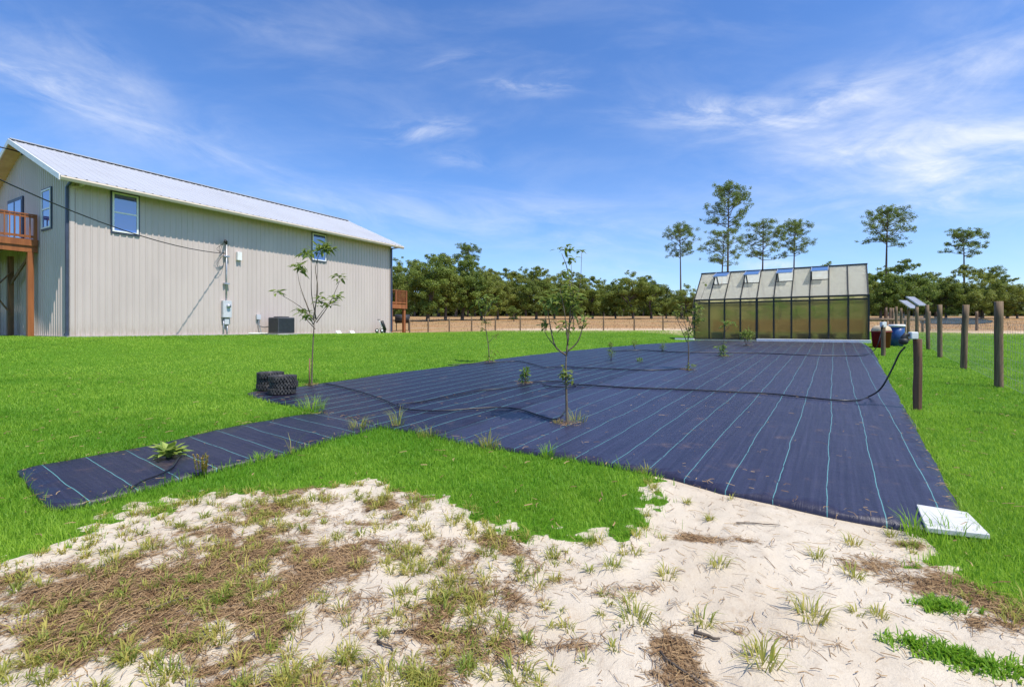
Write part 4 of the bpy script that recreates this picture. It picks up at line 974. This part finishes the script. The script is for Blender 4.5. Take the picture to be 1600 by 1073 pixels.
sapling('fruit_sapling', (886, 666), 'dense leafy sapling with two tall shoots standing front centre on mat', 121,
        [(.024, [(886, 666), (885, 620), (884, 580), (885, 552)], 0), (.013, [(885, 556), (868, 542), (860, 510), (855, 475)], 0), (.013, [(885, 556), (890, 510), (893, 460), (888, 420), (880, 395)], 0), (.011, [(885, 552), (903, 535), (912, 505), (914, 490)], .05), (.009, [(886, 540), (880, 490), (872, 455)], -.1), (.008, [(889, 520), (897, 480), (893, 410)], .1), (.006, [(893, 500), (908, 450), (911, 392)], .2), (.007, [(868, 542), (855, 525), (850, 508)], .1)],
        [((857, 470), 0, 40, .28), ((862, 482), .1, 24, .24), ((873, 468), -.08, 34, .26), ((893, 470), 0, 47, .28), ((898, 482), .1, 27, .22), ((885, 458), 0, 29, .24), ((852, 509), .1, 14, .13), ((858, 505), .1, 9, .10), ((914, 510), .05, 17, .12), ((912, 500), .05, 10, .10), ((880, 393), 0, 13, .13), ((889, 391), 0, 12, .10), ((893, 406), .1, 17, .14), ((911, 391), .2, 9, .06), ((885, 430), 0, 13, .15), ((884, 587), 0, 25, .15), ((888, 593), 0, 17, .13), ((880, 508), -.05, 16, .15), ((888, 515), .05, 13, .13)], M['youngleaf'], lf=(.105, .038))
sapling('fruit_sapling', (765, 567), 'slender sapling with sparse crown on the lawn side of mat', 56,
        [(.02, [(765, 567), (763, 540), (758, 505), (757, 490)], 0), (.01, [(758, 505), (750, 485), (747, 470)], .1), (.01, [(757, 495), (766, 478), (774, 466)], -.1), (.008, [(757, 492), (760, 475), (759, 462)], 0), (.008, [(763, 535), (770, 528), (773, 522)], 0)],
        [((747, 472), .1, 22, .3), ((774, 468), -.1, 24, .3), ((759, 466), 0, 26, .32), ((764, 480), 0, 14, .28), ((752, 485), 0, 12, .2), ((757, 505), 0, 16, .2), ((773, 524), 0, 10, .12), ((755, 515), 0, 10, .15), ((765, 560), 0, 14, .25), ((769, 552), 0, 8, .2)], M['youngleaf'], lf=(.13, .045))
sapling('fruit_sapling', (1075, 580), 'thin half bare sapling in front of the greenhouse left end', 64.7,
        [(.022, [(1075, 580), (1076, 550), (1075, 525), (1078, 500)], 0), (.011, [(1076, 535), (1066, 510), (1058, 488)], .1), (.010, [(1075, 525), (1066, 500), (1063, 478)], -.1), (.012, [(1078, 515), (1086, 490), (1090, 470)], 0), (.006, [(1086, 490), (1095, 465), (1102, 442)], 0), (.005, [(1084, 485), (1088, 460), (1091, 445)], .1), (.008, [(1073, 515), (1062, 503), (1052, 492)], 0)],
        [((1091, 478), 0, 24, .22), ((1088, 490), .05, 24, .22), ((1085, 503), 0, 26, .22), ((1093, 499), .05, 18, .2), ((1083, 515), 0, 16, .2), ((1078, 523), 0, 14, .18), ((1102, 443), 0, 5, .08), ((1060, 487), .1, 8, .12), ((1063, 478), -.1, 6, .1), ((1053, 493), 0, 5, .1), ((1079, 571), 0, 10, .15), ((1070, 520), 0, 8, .15)], M['youngleaf'], lf=(.12, .045))
sapling('fruit_sapling', (1131, 558), 'smallest thin sapling with pale leafy top by the greenhouse', 49,
        [(.016, [(1131, 558), (1131, 535), (1133, 510)], 0), (.007, [(1132, 520), (1140, 510), (1146, 506)], 0), (.006, [(1131, 550), (1126, 540)], 0)],
        [((1135, 506), 0, 22, .2), ((1143, 506), 0, 18, .2), ((1131, 512), 0, 10, .15), ((1128, 545), .05, 30, .3), ((1132, 552), 0, 24, .25), ((1130, 540), 0, 12, .2)], M['greenleaf'], lf=(.13, .04))
def bush(name, base, ppm, hh, wd, n, mat, L, W, label, cat='bush'):
    bx0, by0 = gp(*base); t_ = empty(name, (bx0, by0, h(bx0, by0)+.015), label, cat, random.random()*6)
    rr = wd/2/ppm; H_ = hh/ppm; mb = MB()
    for k in range(max(3, n//30)):
        f = random.uniform(.25, .85); a = random.random()*6.28
        foliage(mb, (math.cos(a)*rr*.45*(1-f*.5), math.sin(a)*rr*.45*(1-f*.5), H_*f), rr*.55, 30, L, W, .9)
    mb.build('leaves', mat, t_)
    mb = MB()
    for k in range(4): mb.tube([(0, 0, -.05), (random.gauss(0, rr*.3), random.gauss(0, rr*.3), H_*.7)], [.008, .003], 5)
    mb.build('stem', M['twig'], t_); return t_
bush('round_bush', (820, 601), 78, 26, 18, 150, M['greenleaf'], .07, .035, 'small pale flowering bush left of the dense front sapling')
bush('leafy_bush', (1167, 541), 38, 29, 24, 200, M['youngleaf'], .13, .06, 'taller leafy bush at the foot of the greenhouse')
bush('grassy_clump', (955, 564), 53, 16, 11, 110, M['greenleaf'], .10, .015, 'small grassy green clump behind the dense front sapling', 'plant')
bush('grassy_clump', (955, 545), 44, 13, 9, 80, M['youngleaf'], .09, .02, 'leftmost tiny sprout in the far row on mat', 'plant')
bush('grassy_clump', (992, 546), 44, 13, 12, 80, M['youngleaf'], .09, .02, 'middle tiny sprout in the far row on mat', 'plant')
bush('grassy_clump', (1035, 549), 43, 16, 12, 100, M['greenleaf'], .09, .02, 'rightmost tiny sprout in the far row on mat', 'plant')
bush('grassy_clump', (1000, 566), 53, 3, 12, 60, M['greenleaf'], .06, .02, 'low flat weed patch on the mat behind the sapling', 'plant')
# weeds at the sapling foot and through the mat edges
def weedpatch(px, n, L, sp, label, mat=None, yl=.4):
    cx, cy = gp(*px); q = tuft_arrays(cx, cy, n, L, (.004, .008), sp, yl)
    o = blades(q[0], q[1], H(q[0], q[1])+.01, q[2], q[3], q[4]*.7, 'edge_weed', mat or M['weed'], None, None, 2, q[5], q[6])
    return tag(o, label, 'weed', 'weeds growing through the mat')
weedpatch((900, 662), 60, (.05, .22), .12, 'straggly weeds around foot of the front sapling')
weedpatch((872, 664), 60, (.03, .10), .06, 'yellowish weeds left of the front sapling foot', None, .7)
weedpatch((488, 644), 130, (.10, .30), .2, 'tall wispy grass clump in the corner between the two mats', M['blade'], .5)
weedpatch((622, 667), 50, (.08, .34), .07, 'tall thin grass stems at the mat edge below front hose', M['weed'], .3)
weedpatch((668, 684), 60, (.06, .2), .12, 'short weedy grass on the mat edge left of the white line', M['weed'], .4)
weedpatch((765, 700), 60, (.05, .24), .10, 'seeding weed on the mat edge facing the front sapling', M['weed'], .5)
weedpatch((855, 714), 60, (.05, .17), .07, 'green grass tuft at mat edge below the front sapling', M['blade'], .5)
weedpatch((1010, 740), 50, (.03, .12), .08, 'yellow green tuft where lawn, sand and mat meet', M['weed'], .4)
weedpatch((1425, 838), 50, (.04, .22), .05, 'tall grass blades at the left edge of the white slab', M['blade'], .4)
weedpatch((1490, 850), 40, (.06, .18), .16, 'long grass blades rising in front of the white slab', M['blade'], .4)
weedpatch((408, 722), 60, (.04, .12), .10, 'low green weed on lower edge of the mat arm', M['blade'], .4)
weedpatch((560, 672), 70, (.05, .22), .12, 'pale grass tuft where mat arm meets the lawn tongue', M['weed'], .4)
for k, (px, py, n, lab) in enumerate(((457, 712, 7, 'single dry grass stem leaning on the mat arm'),)):
    weedpatch((px, py), n, (.12, .3), .02, lab, M['weed'], .8)
# hosta
hx, hy = gp(264, 718); ho = empty('hosta', (hx, hy, h(hx, hy)+.01), 'bright yellow green broad leaved hosta on the narrow mat arm', 'plant', 0)
mb = MB()
for k in range(46):
    a = random.random()*6.28; el = random.uniform(.25, 1.25); L = random.uniform(.12, .20)
    mb.leaf((math.cos(a)*.02, math.sin(a)*.02, random.uniform(.01, .06)), (math.cos(a)*math.cos(el), math.sin(a)*math.cos(el), math.sin(el)), L, L*.48, (0, 0, 1), random.uniform(.15, .4))
mb.build('leaves', M['hosta'], ho); MB().lathe([(.03, -.03), (.02, .04), (.001, .05)], 8).build('crown', M['twig'], ho)
yx, yy_ = gp(318, 745); yw = empty('yellow_weed', (yx, yy_, h(yx, yy_)), 'upright yellow brown flowering weed stalks at the mat arm edge', 'plant', 0)
mb = MB(); st = MB()
for k in range(9):
    a, b = random.gauss(0, .04), random.gauss(0, .03); L = random.uniform(.12, .22)
    st.tube([(a*.6, b*.6, -.03), (a, b, L)], .003, 5)
    for q in range(46):
        zq = L*random.uniform(.35, 1.02); aa = random.random()*6.28
        mb.leaf((a*(.6+.4*zq/L), b*(.6+.4*zq/L), zq), (math.cos(aa), math.sin(aa), 1.2), .022, .009, (0, 0, 1))
mb.build('flower_spikes', M['mustard'], yw); st.build('stalks', M['weed'], yw)

# ------------------------------------------------------------------ trees
def leaf_cards(centres, radii, n, size, up=.5, flat=.75, seed=0):
    g_ = np.random.default_rng(seed); centres = np.asarray(centres); radii = np.asarray(radii)
    p = radii**2; p = p/p.sum(); k = g_.choice(len(centres), n, p=p)
    d = g_.normal(size=(n, 3)); d /= np.linalg.norm(d, axis=1)[:, None]; r = g_.random(n)**.45
    P = centres[k]+d*(r*radii[k])[:, None]*np.array([1, 1, flat])
    N = d*.9+g_.normal(size=(n, 3))*.6+np.array([0, 0, up]); N /= np.linalg.norm(N, axis=1)[:, None]
    T = np.cross(N, g_.normal(size=(n, 3))); T /= np.linalg.norm(T, axis=1)[:, None]; B = np.cross(N, T)
    s = size*g_.uniform(.55, 1.3, n)[:, None]
    V = np.stack([P-T*s, P-B*s*.55+N*s*.1, P+T*s, P+B*s*.55+N*s*.1], 1).reshape(-1, 3)
    F_ = (np.arange(n)*4)[:, None]+np.arange(4)[None]
    rnd = np.clip(.45*g_.random(n)+.55*g_.random(len(centres))[k], 0, 1)
    return V, F_, np.repeat(rnd, 4)
def oak(seed, hh=9., wd=7., low=.2, ncl=95, cards=15000, size=.125, leafm='oakleaf', name='oak_tree', trunk_h=.28, nlimb=6):
    rs = random.Random(seed); t_ = empty(name, (0, 0, 0), 'oak', 'tree')
    tr = MB(); tips = []; rads = []
    lean = (rs.gauss(0, .25), rs.gauss(0, .25))
    top = Vector((lean[0], lean[1], hh*trunk_h))
    tr.tube(spline([(0, 0, -.3), (lean[0]*.3, lean[1]*.3, hh*trunk_h*.5), top, (lean[0]*1.8, lean[1]*1.8, hh*.62)], 4), [.30, .26, .24, .22, .21, .2, .19, .18, .17, .15, .12, .09, .06][:13], 9)
    for i in range(nlimb):
        a = 2*math.pi*i/nlimb+rs.uniform(-.4, .4); el = rs.uniform(.15, 1.0)
        L = wd*.5*rs.uniform(.65, 1.0)
        s0 = Vector((lean[0]*1.2, lean[1]*1.2, hh*rs.uniform(trunk_h*.85, .5)))
        e = s0+Vector((math.cos(a)*L*math.cos(el), math.sin(a)*L*math.cos(el), L*math.sin(el)*1.0+.3))
        m_ = s0.lerp(e, .5)+Vector((rs.gauss(0, .3), rs.gauss(0, .3), rs.uniform(0, .4)))
        tr.tube(spline([s0, m_, e], 3), [.12, .10, .085, .07, .05, .04, .025], 6)
        for q in range(3):
            b0 = m_.lerp(e, rs.random()); b1 = b0+Vector((rs.gauss(0, 1), rs.gauss(0, 1), rs.uniform(-.2, 1.1))); tr.tube([b0, b0.lerp(b1, .5)+Vector((0, 0, .1)), b1], [.04, .03, .012], 5); tips.append(b1); rads.append(rs.uniform(.55, .95))
        tips.append(e); rads.append(rs.uniform(.7, 1.15))
    while len(tips) < ncl:
        a = rs.random()*6.28; f = rs.random()**.6; zz = rs.random()
        prof = math.sin(math.pi*min(1, (.16+.84*zz)))**.55
        r = wd*.5*prof*f
        tips.append(Vector((lean[0]*1.5+math.cos(a)*r, lean[1]*1.5+math.sin(a)*r, hh*(low+(1.03-low)*zz)-.45))); rads.append(rs.uniform(.32, .92)*(1.15-.5*zz))
    tr.build('trunk', M['bark'], t_)
    V, F_, rn = leaf_cards([tuple(p) for p in tips], rads, cards, size, .5, .72, seed)
    np_mesh('crown', V, F_, M[leafm], t_, {'rnd': rn}); return t_
def pine(seed, hh=20., crown0=.66, wd=8.5, cards=11500, size=.15, sparse=1.):
    rs = random.Random(seed); t_ = empty('pine_tree', (0, 0, 0), 'pine', 'tree'); tr = MB(); tips = []; rads = []
    bend = rs.gauss(0, .5)
    ax = lambda z: Vector((bend*(z/hh)**2, .3*bend*(z/hh), z))
    zs = [-.3]+[hh*k/10 for k in range(1, 11)]; tr.tube([ax(z) for z in zs], [.24*(1-.9*max(z, 0)/hh)+.015 for z in zs], 9)
    nb = int(26*sparse)
    for i in range(nb):
        f = (i+rs.random())/nb; z0 = hh*(crown0-.02+(1-crown0)*f*.94); a = i*2.4+rs.uniform(-.5, .5)
        prof = (math.sin(math.pi*min(.97, (.22+.72*f)))**.7)
        L = wd*.5*prof*rs.uniform(.55, 1.08); el = rs.uniform(.05, .6)+f*.35
        s0 = ax(z0); e = s0+Vector((math.cos(a)*L*math.cos(el), math.sin(a)*L*math.cos(el), L*math.sin(el)*.9)); m_ = s0.lerp(e, .5)-Vector((0, 0, .12*L*.4))
        tr.tube([s0, m_, e], [.07, .045, .015], 5)
        for q in range(rs.randint(4, 7)):
            b0 = m_.lerp(e, rs.uniform(.1, 1)); b1 = b0+Vector((rs.gauss(0, .8), rs.gauss(0, .8), rs.uniform(-.1, .9))); tr.tube([b0, b1], [.022, .01], 4, caps=False); tips.append(b1); rads.append(rs.uniform(.30, .70))
        tips.append(e); rads.append(rs.uniform(.35, .75))
    tips.append(ax(hh)); rads.append(.45)
    tr.build('trunk', M['pinebark'], t_)
    V, F_, rn = leaf_cards([tuple(p) for p in tips], rads, cards, size*.7, .3, .8, seed)
    np_mesh('crown', V, F_, M['pineleaf'], t_, {'rnd': rn}); return t_
OAKS = [oak(1), oak(2, wd=8., low=.16, nlimb=7), oak(3, hh=9, wd=6.2, ncl=80, cards=12500), oak(4, wd=7.2, low=.24)]
PINES = [pine(21), pine(22, crown0=.68, wd=8.6), pine(23, crown0=.62, wd=9.5), pine(24, crown0=.72, wd=8, sparse=.75)]
used = {}
def put(protos, k, px, bpy_, top, name_label, wfac=1., group=None, hh=9.):
    Y_ = EYE/((bpy_-HZ)/F+SL); X_ = (px-CX)/F*Y_; z_ = h(X_, Y_)
    height = EYE+(HZ-top)/F*Y_-z_
    src = protos[k % len(protos)]; key = src.name
    if key not in used: o = src; used[key] = 1
    else: o = copy_tree(src)
    s = height/hh; wfac = wfac*(1.15 if hh > 15 else 1.0); o.location = (X_, Y_, z_); o.scale = (s*wfac, s*wfac, s); o.rotation_euler = (0, 0, random.random()*6.28)
    tag(o, name_label, 'tree', group); return o
ords = ['first', 'second', 'third', 'fourth', 'fifth', 'sixth', 'seventh', 'eighth', 'ninth', 'tenth', 'eleventh', 'twelfth', 'thirteenth', 'fourteenth', 'fifteenth', 'sixteenth', 'seventeenth', 'eighteenth', 'nineteenth', 'twentieth']
put(OAKS, 2, 803, 502, 477, 'smallest low bushy oak standing alone in the brown field', 1.25)
G1 = 'front row of the oak grove behind the lawn'; G2 = 'back row of the oak grove behind the lawn'
front = [(608, 500.5, 408, 1.05), (634, 501, 402, .95), (668, 502, 394, 1.0), (696, 501, 400, .9), (722, 500.5, 398, .95), (752, 500, 416, .9), (778, 499.5, 421, .95), (806, 498.5, 424, 1.0), (838, 499, 417, .95), (866, 498.5, 428, .9), (896, 498.5, 422, .9), (926, 498, 432, 1.0), (962, 498, 440, .95), (990, 498.5, 421, 1.05), (1018, 498, 428, 1.1), (1041, 497.5, 450, 1.0)]
for i, (px, b, tp, wf) in enumerate(front):
    put(OAKS, i, px, b, tp, f'leafy oak, {ords[i]} from the barn in the front row of the grove', wf*1.02, G1)
back = [(620, 494.5, 412), (648, 494.5, 406), (685, 494.5, 396), (712, 495, 392), (742, 494.5, 414), (765, 494, 420), (792, 494, 418), (822, 494, 416), (852, 494, 416), (880, 494, 424), (908, 494, 428), (944, 494, 434), (975, 494.5, 432), (1005, 494, 434)]
for i, (px, b, tp) in enumerate(back):
    put(OAKS, i+2, px, b, tp, f'oak behind the front row, {ords[i]} from the barn in the back row', .85, G2)
right = [(1075, 503, 442, 1.0, 'dark bushy tree close to the left end of the greenhouse'), (1352, 498, 425, .9, 'thin bushy tree behind the right end of the greenhouse'), (1376, 500, 424, 1.0, 'leafy tree just right of the greenhouse under a tall pine'), (1410, 500, 406, 1.0, 'broad bright green tree behind the solar panels'), (1445, 498.5, 424, .9, 'rounded tree right of the broad tree behind solar panels'), (1478, 499, 432, 1.0, 'dark rounded tree behind the third fence post from the right'), (1510, 499, 414, 1.05, 'large tree beneath the single tall pine at right'), (1556, 498.5, 420, .75, 'narrow pointed tree near the right edge'), (1590, 498, 441, 1.0, 'low tree at the right edge of the grove'), (1530, 496, 440, 1.0, 'low tree tucked between the pine tree and narrow tree'), (1640, 498, 430, 1.0, 'tree standing beyond the right edge of the picture'), (1428, 495, 430, 1.0, 'far tree between broad tree and rounded tree at right'),
         (1395, 497, 414, 1.1, 'full crowned tree half hidden between two trees right of greenhouse'), (1463, 497, 422, 1.15, 'wide tree filling the gap behind the fourth fence post'), (1535, 497.5, 424, 1.15, 'wide bright tree between the lone pine and narrow tree'), (1574, 497, 430, 1.1, 'spreading tree right of the narrow pointed tree'),
         (1290, 496, 409, .9, 'sparse tree top showing just over the greenhouse ridge')]
for i, (px, b, tp, wf, lab) in enumerate(right):
    put(OAKS, i+1, px, b, tp, lab, wf, 'trees right of the lawn')
pines = [(1064, 498, 352, 0, .8, 'slim pine left of the greenhouse with a long bare trunk'), (1137, 497, 290, 1, .74, 'tallest pine, rising behind the greenhouse'), (1126, 499, 364, 2, .95, 'shorter bushy pine right in front of the tallest pine'), (1190, 498, 350, 2, .95, 'flat topped pine behind the third open roof vent'), (1240, 498, 347, 0, .85, 'round crowned pine with forked stem behind greenhouse ridge'), (1384, 499, 327, 1, .95, 'tall pine with bare trunk just right of the greenhouse'), (1507, 498, 360, 3, 1.0, 'lone sparse pine rising over the right grove'), (731, 495, 383, 3, .9, 'lone pine crown poking above the left oak grove'), (1556, 497, 418, 2, .7, 'small dark pine near the right edge of the grove')]
for i, (px, b, tp, k, wf, lab) in enumerate(pines):
    put(PINES, k, px, b, tp, lab, wf, 'tall pines beyond the lawn', 20.)
# far woods
n = 60000; wx = rng.uniform(-150, 210, n); wy = rng.uniform(112, 126, n)
top = 2.2+6.5*fbm(wx*.09, wx*0+3, 4)**1.3; wz = H(wx, wy)+top*rng.random(n)**1.25
N_ = rng.normal(size=(n, 3))+np.array([0, -.4, .6]); N_ /= np.linalg.norm(N_, axis=1)[:, None]
T_ = np.cross(N_, rng.normal(size=(n, 3))); T_ /= np.linalg.norm(T_, axis=1)[:, None]; B_ = np.cross(N_, T_); s_ = rng.uniform(.35, .9, n)[:, None]
P_ = np.c_[wx, wy, wz]
V = np.stack([P_-T_*s_, P_-B_*s_*.6, P_+T_*s_, P_+B_*s_*.6], 1).reshape(-1, 3)
o = np_mesh('distant_woods', V, (np.arange(n)*4)[:, None]+np.arange(4)[None], M['woods'], None, {'rnd': np.repeat(rng.random(n), 4)})
tag(o, 'dark far wood edge closing the view behind the trees', 'woods', None, 'stuff')
# dry grass of the field
n = 26000; fx = rng.uniform(-30, 70, n); fy = rng.uniform(33, 75, n); k = (fy > lawn_edge(fx)+.6+1.5*smooth((fx-14)/10)); fx, fy = fx[k], fy[k]; n = len(fx)
o = blades(fx, fy, H(fx, fy)-.01, rng.uniform(.05, .22, n), rng.uniform(.01, .035, n), rng.uniform(.2, .8, n), 'field_grass', M['straw'], 'dry brown field grass beyond the far fence', 'grass', 1)
# pond
mb = MB(); pc = [at(1440, 50), at(1470, 47.5), at(1523, 47), at(1548, 52), at(1552, 62), at(1530, 76), at(1490, 80), at(1452, 76), at(1436, 62)]
Q = densify(np.array(pc), 1.5, .3); mb.add([(a, b, h(a, b)+.05) for a, b in Q], [tuple(range(len(Q)))]); tag(mb.build('pond', M['pond']), kind='structure')

# ------------------------------------------------------------------ light, sky, camera
EL = R(62); AZ = np.array([.765, -.645]); AZ = AZ/np.linalg.norm(AZ)
sd = Vector((AZ[0]*math.cos(EL), AZ[1]*math.cos(EL), math.sin(EL)))
L = bpy.data.lights.new('sun', 'SUN'); L.energy = 5.0; L.angle = R(.53); L.color = (1, .935, .83)
so = link(bpy.data.objects.new('sun', L)); so.rotation_euler = (-sd).to_track_quat('-Z', 'Y').to_euler()
w = bpy.data.worlds.new('World'); sc.world = w; w.use_nodes = True; t = w.node_tree
N = lambda ty, **k: [t.nodes.new(ty)][0]
bg = t.nodes['Background']; bg.inputs['Strength'].default_value = .14
sk = t.nodes.new('ShaderNodeTexSky'); sk.sky_type = 'NISHITA'; sk.sun_disc = False; sk.sun_elevation = EL; sk.sun_rotation = math.atan2(AZ[0], AZ[1])
sk.air_density = 1.0; sk.dust_density = .6; sk.ozone_density = 3.0; sk.altitude = 50
class WT(NT):
    def __init__(s): s.t = t
W = WT()
tc = W.n('ShaderNodeTexCoord').outputs['Generated']
sx = W.n('ShaderNodeSeparateXYZ'); W.l(tc, sx.inputs[0])
yy = W.math('MAXIMUM', sx.outputs[1], .05)
U = W.math('DIVIDE', sx.outputs[0], yy); Vv = W.math('DIVIDE', sx.outputs[2], yy)
cb = W.n('ShaderNodeCombineXYZ'); W.l(U, cb.inputs[0]); W.l(Vv, cb.inputs[1])
def wisp(px, py, rx, ry, rot, amp, nsc=(3., 14.), seed=0., lo=.35, hi=.8):
    u0 = (px-CX)/F; v0 = (HZ-py)/F; c, s = math.cos(rot), math.sin(rot)
    du = W.math('SUBTRACT', U, u0); dv = W.math('SUBTRACT', Vv, v0)
    a = W.math('ADD', W.math('MULTIPLY', du, c), W.math('MULTIPLY', dv, s)); b = W.math('SUBTRACT', W.math('MULTIPLY', dv, c), W.math('MULTIPLY', du, s))
    q = W.n('ShaderNodeCombineXYZ'); W.l(W.math('MULTIPLY', a, nsc[0]), q.inputs[0]); W.l(W.math('MULTIPLY', b, nsc[1]), q.inputs[1]); q.inputs[2].default_value = seed
    nz = W.noise(1., q.outputs[0], 7, .62, .6)
    e = W.math('ADD', W.math('POWER', W.math('DIVIDE', W.math('ABSOLUTE', a), rx/F), 2.), W.math('POWER', W.math('DIVIDE', W.math('ABSOLUTE', b), ry/F), 2.))
    m = W.math('POWER', 2.718, W.math('MULTIPLY', e, -1.))
    return W.math('MULTIPLY', W.math('MULTIPLY', m, W.ramp(nz, lo, hi)), amp)
cl = None
for args in ((60, 130, 260, 34, -.30, .75, (4, 16), 1.), (260, 215, 240, 26, -.36, .55, (4, 18), 2.), (130, 95, 120, 40, -.5, .4, (5, 14), 3.), (655, 205, 75, 18, .06, .9, (7, 22), 4.), (838, 132, 75, 16, .03, .85, (7, 22), 5.), (720, 248, 50, 14, -.1, .6, (8, 22), 6.), (710, 92, 60, 14, .2, .35, (7, 20), 7.),
             (1150, 180, 140, 28, -.05, 1.25, (5, 16), 8.), (1300, 160, 170, 36, .28, 1.0, (4, 14), 9.), (1480, 120, 200, 60, .35, .6, (3, 10), 10.), (1500, 235, 260, 60, .10, 1.25, (3.5, 12), 11.), (1420, 255, 160, 22, -.12, .7, (5, 18), 12.), (1560, 275, 160, 30, .05, .9, (4, 16), 13.),
             (1430, 200, 330, 110, .15, .5, (2.2, 7), 24., .3, .75), (110, 120, 330, 70, -.35, .3, (2.5, 8), 25., .3, .75), (800, 345, 420, 50, -.10, .6, (3, 12), 14.), (560, 330, 200, 26, -.25, .4, (4, 14), 15.), (1000, 418, 160, 14, .0, .55, (5, 16), 16.), (1205, 414, 40, 7, 0., .9, (14, 20), 17., .3, .6), (1600, 60, 160, 70, .5, .35, (4, 10), 18.), (420, 45, 200, 30, -.2, .25, (4, 14), 19.), (1450, 320, 320, 40, .05, .65, (4, 16), 20.)):
    x_ = wisp(*args); cl = x_ if cl is None else W.math('ADD', cl, x_)
gen = W.noise(1., W.map(cb.outputs[0], (2.2, 6., 1), (0, 0, .25)), 7, .6, .4)
cl = W.math('ADD', cl, W.math('MULTIPLY', W.ramp(gen, .42, .85), .26))
cl = W.math('MULTIPLY', cl, .62); cl = W.math('MINIMUM', cl, .92)
hs = W.n('ShaderNodeHueSaturation'); hs.inputs['Saturation'].default_value = 1.16; hs.inputs['Value'].default_value = 1.0; W.l(sk.outputs[0], hs.inputs['Color'])
SKYMUL = W.mix(1., hs.outputs[0], (.97, 1.08, 1.33), 'MULTIPLY')
mixc = W.mix(cl, SKYMUL, (6.6, 6.8, 7.2)); W.l(mixc, bg.inputs['Color'])
cam = bpy.data.cameras.new('camera'); cam.sensor_width = 36; cam.lens = F/1600*36; cam.shift_y = -(536.5-HZ)/1600; cam.clip_end = 2000; cam.clip_start = .05
co = link(bpy.data.objects.new('camera', cam)); co.location = (0, 0, EYE); co.rotation_euler = (R(90), 0, 0); sc.camera = co
sc.view_settings.view_transform = 'Standard'; sc.view_settings.look = 'None'; sc.view_settings.exposure = .17; sc.view_settings.gamma = 1
sc.render.engine = 'CYCLES'; sc.cycles.max_bounces = 10; sc.cycles.transparent_max_bounces = 16; sc.cycles.use_denoising = True
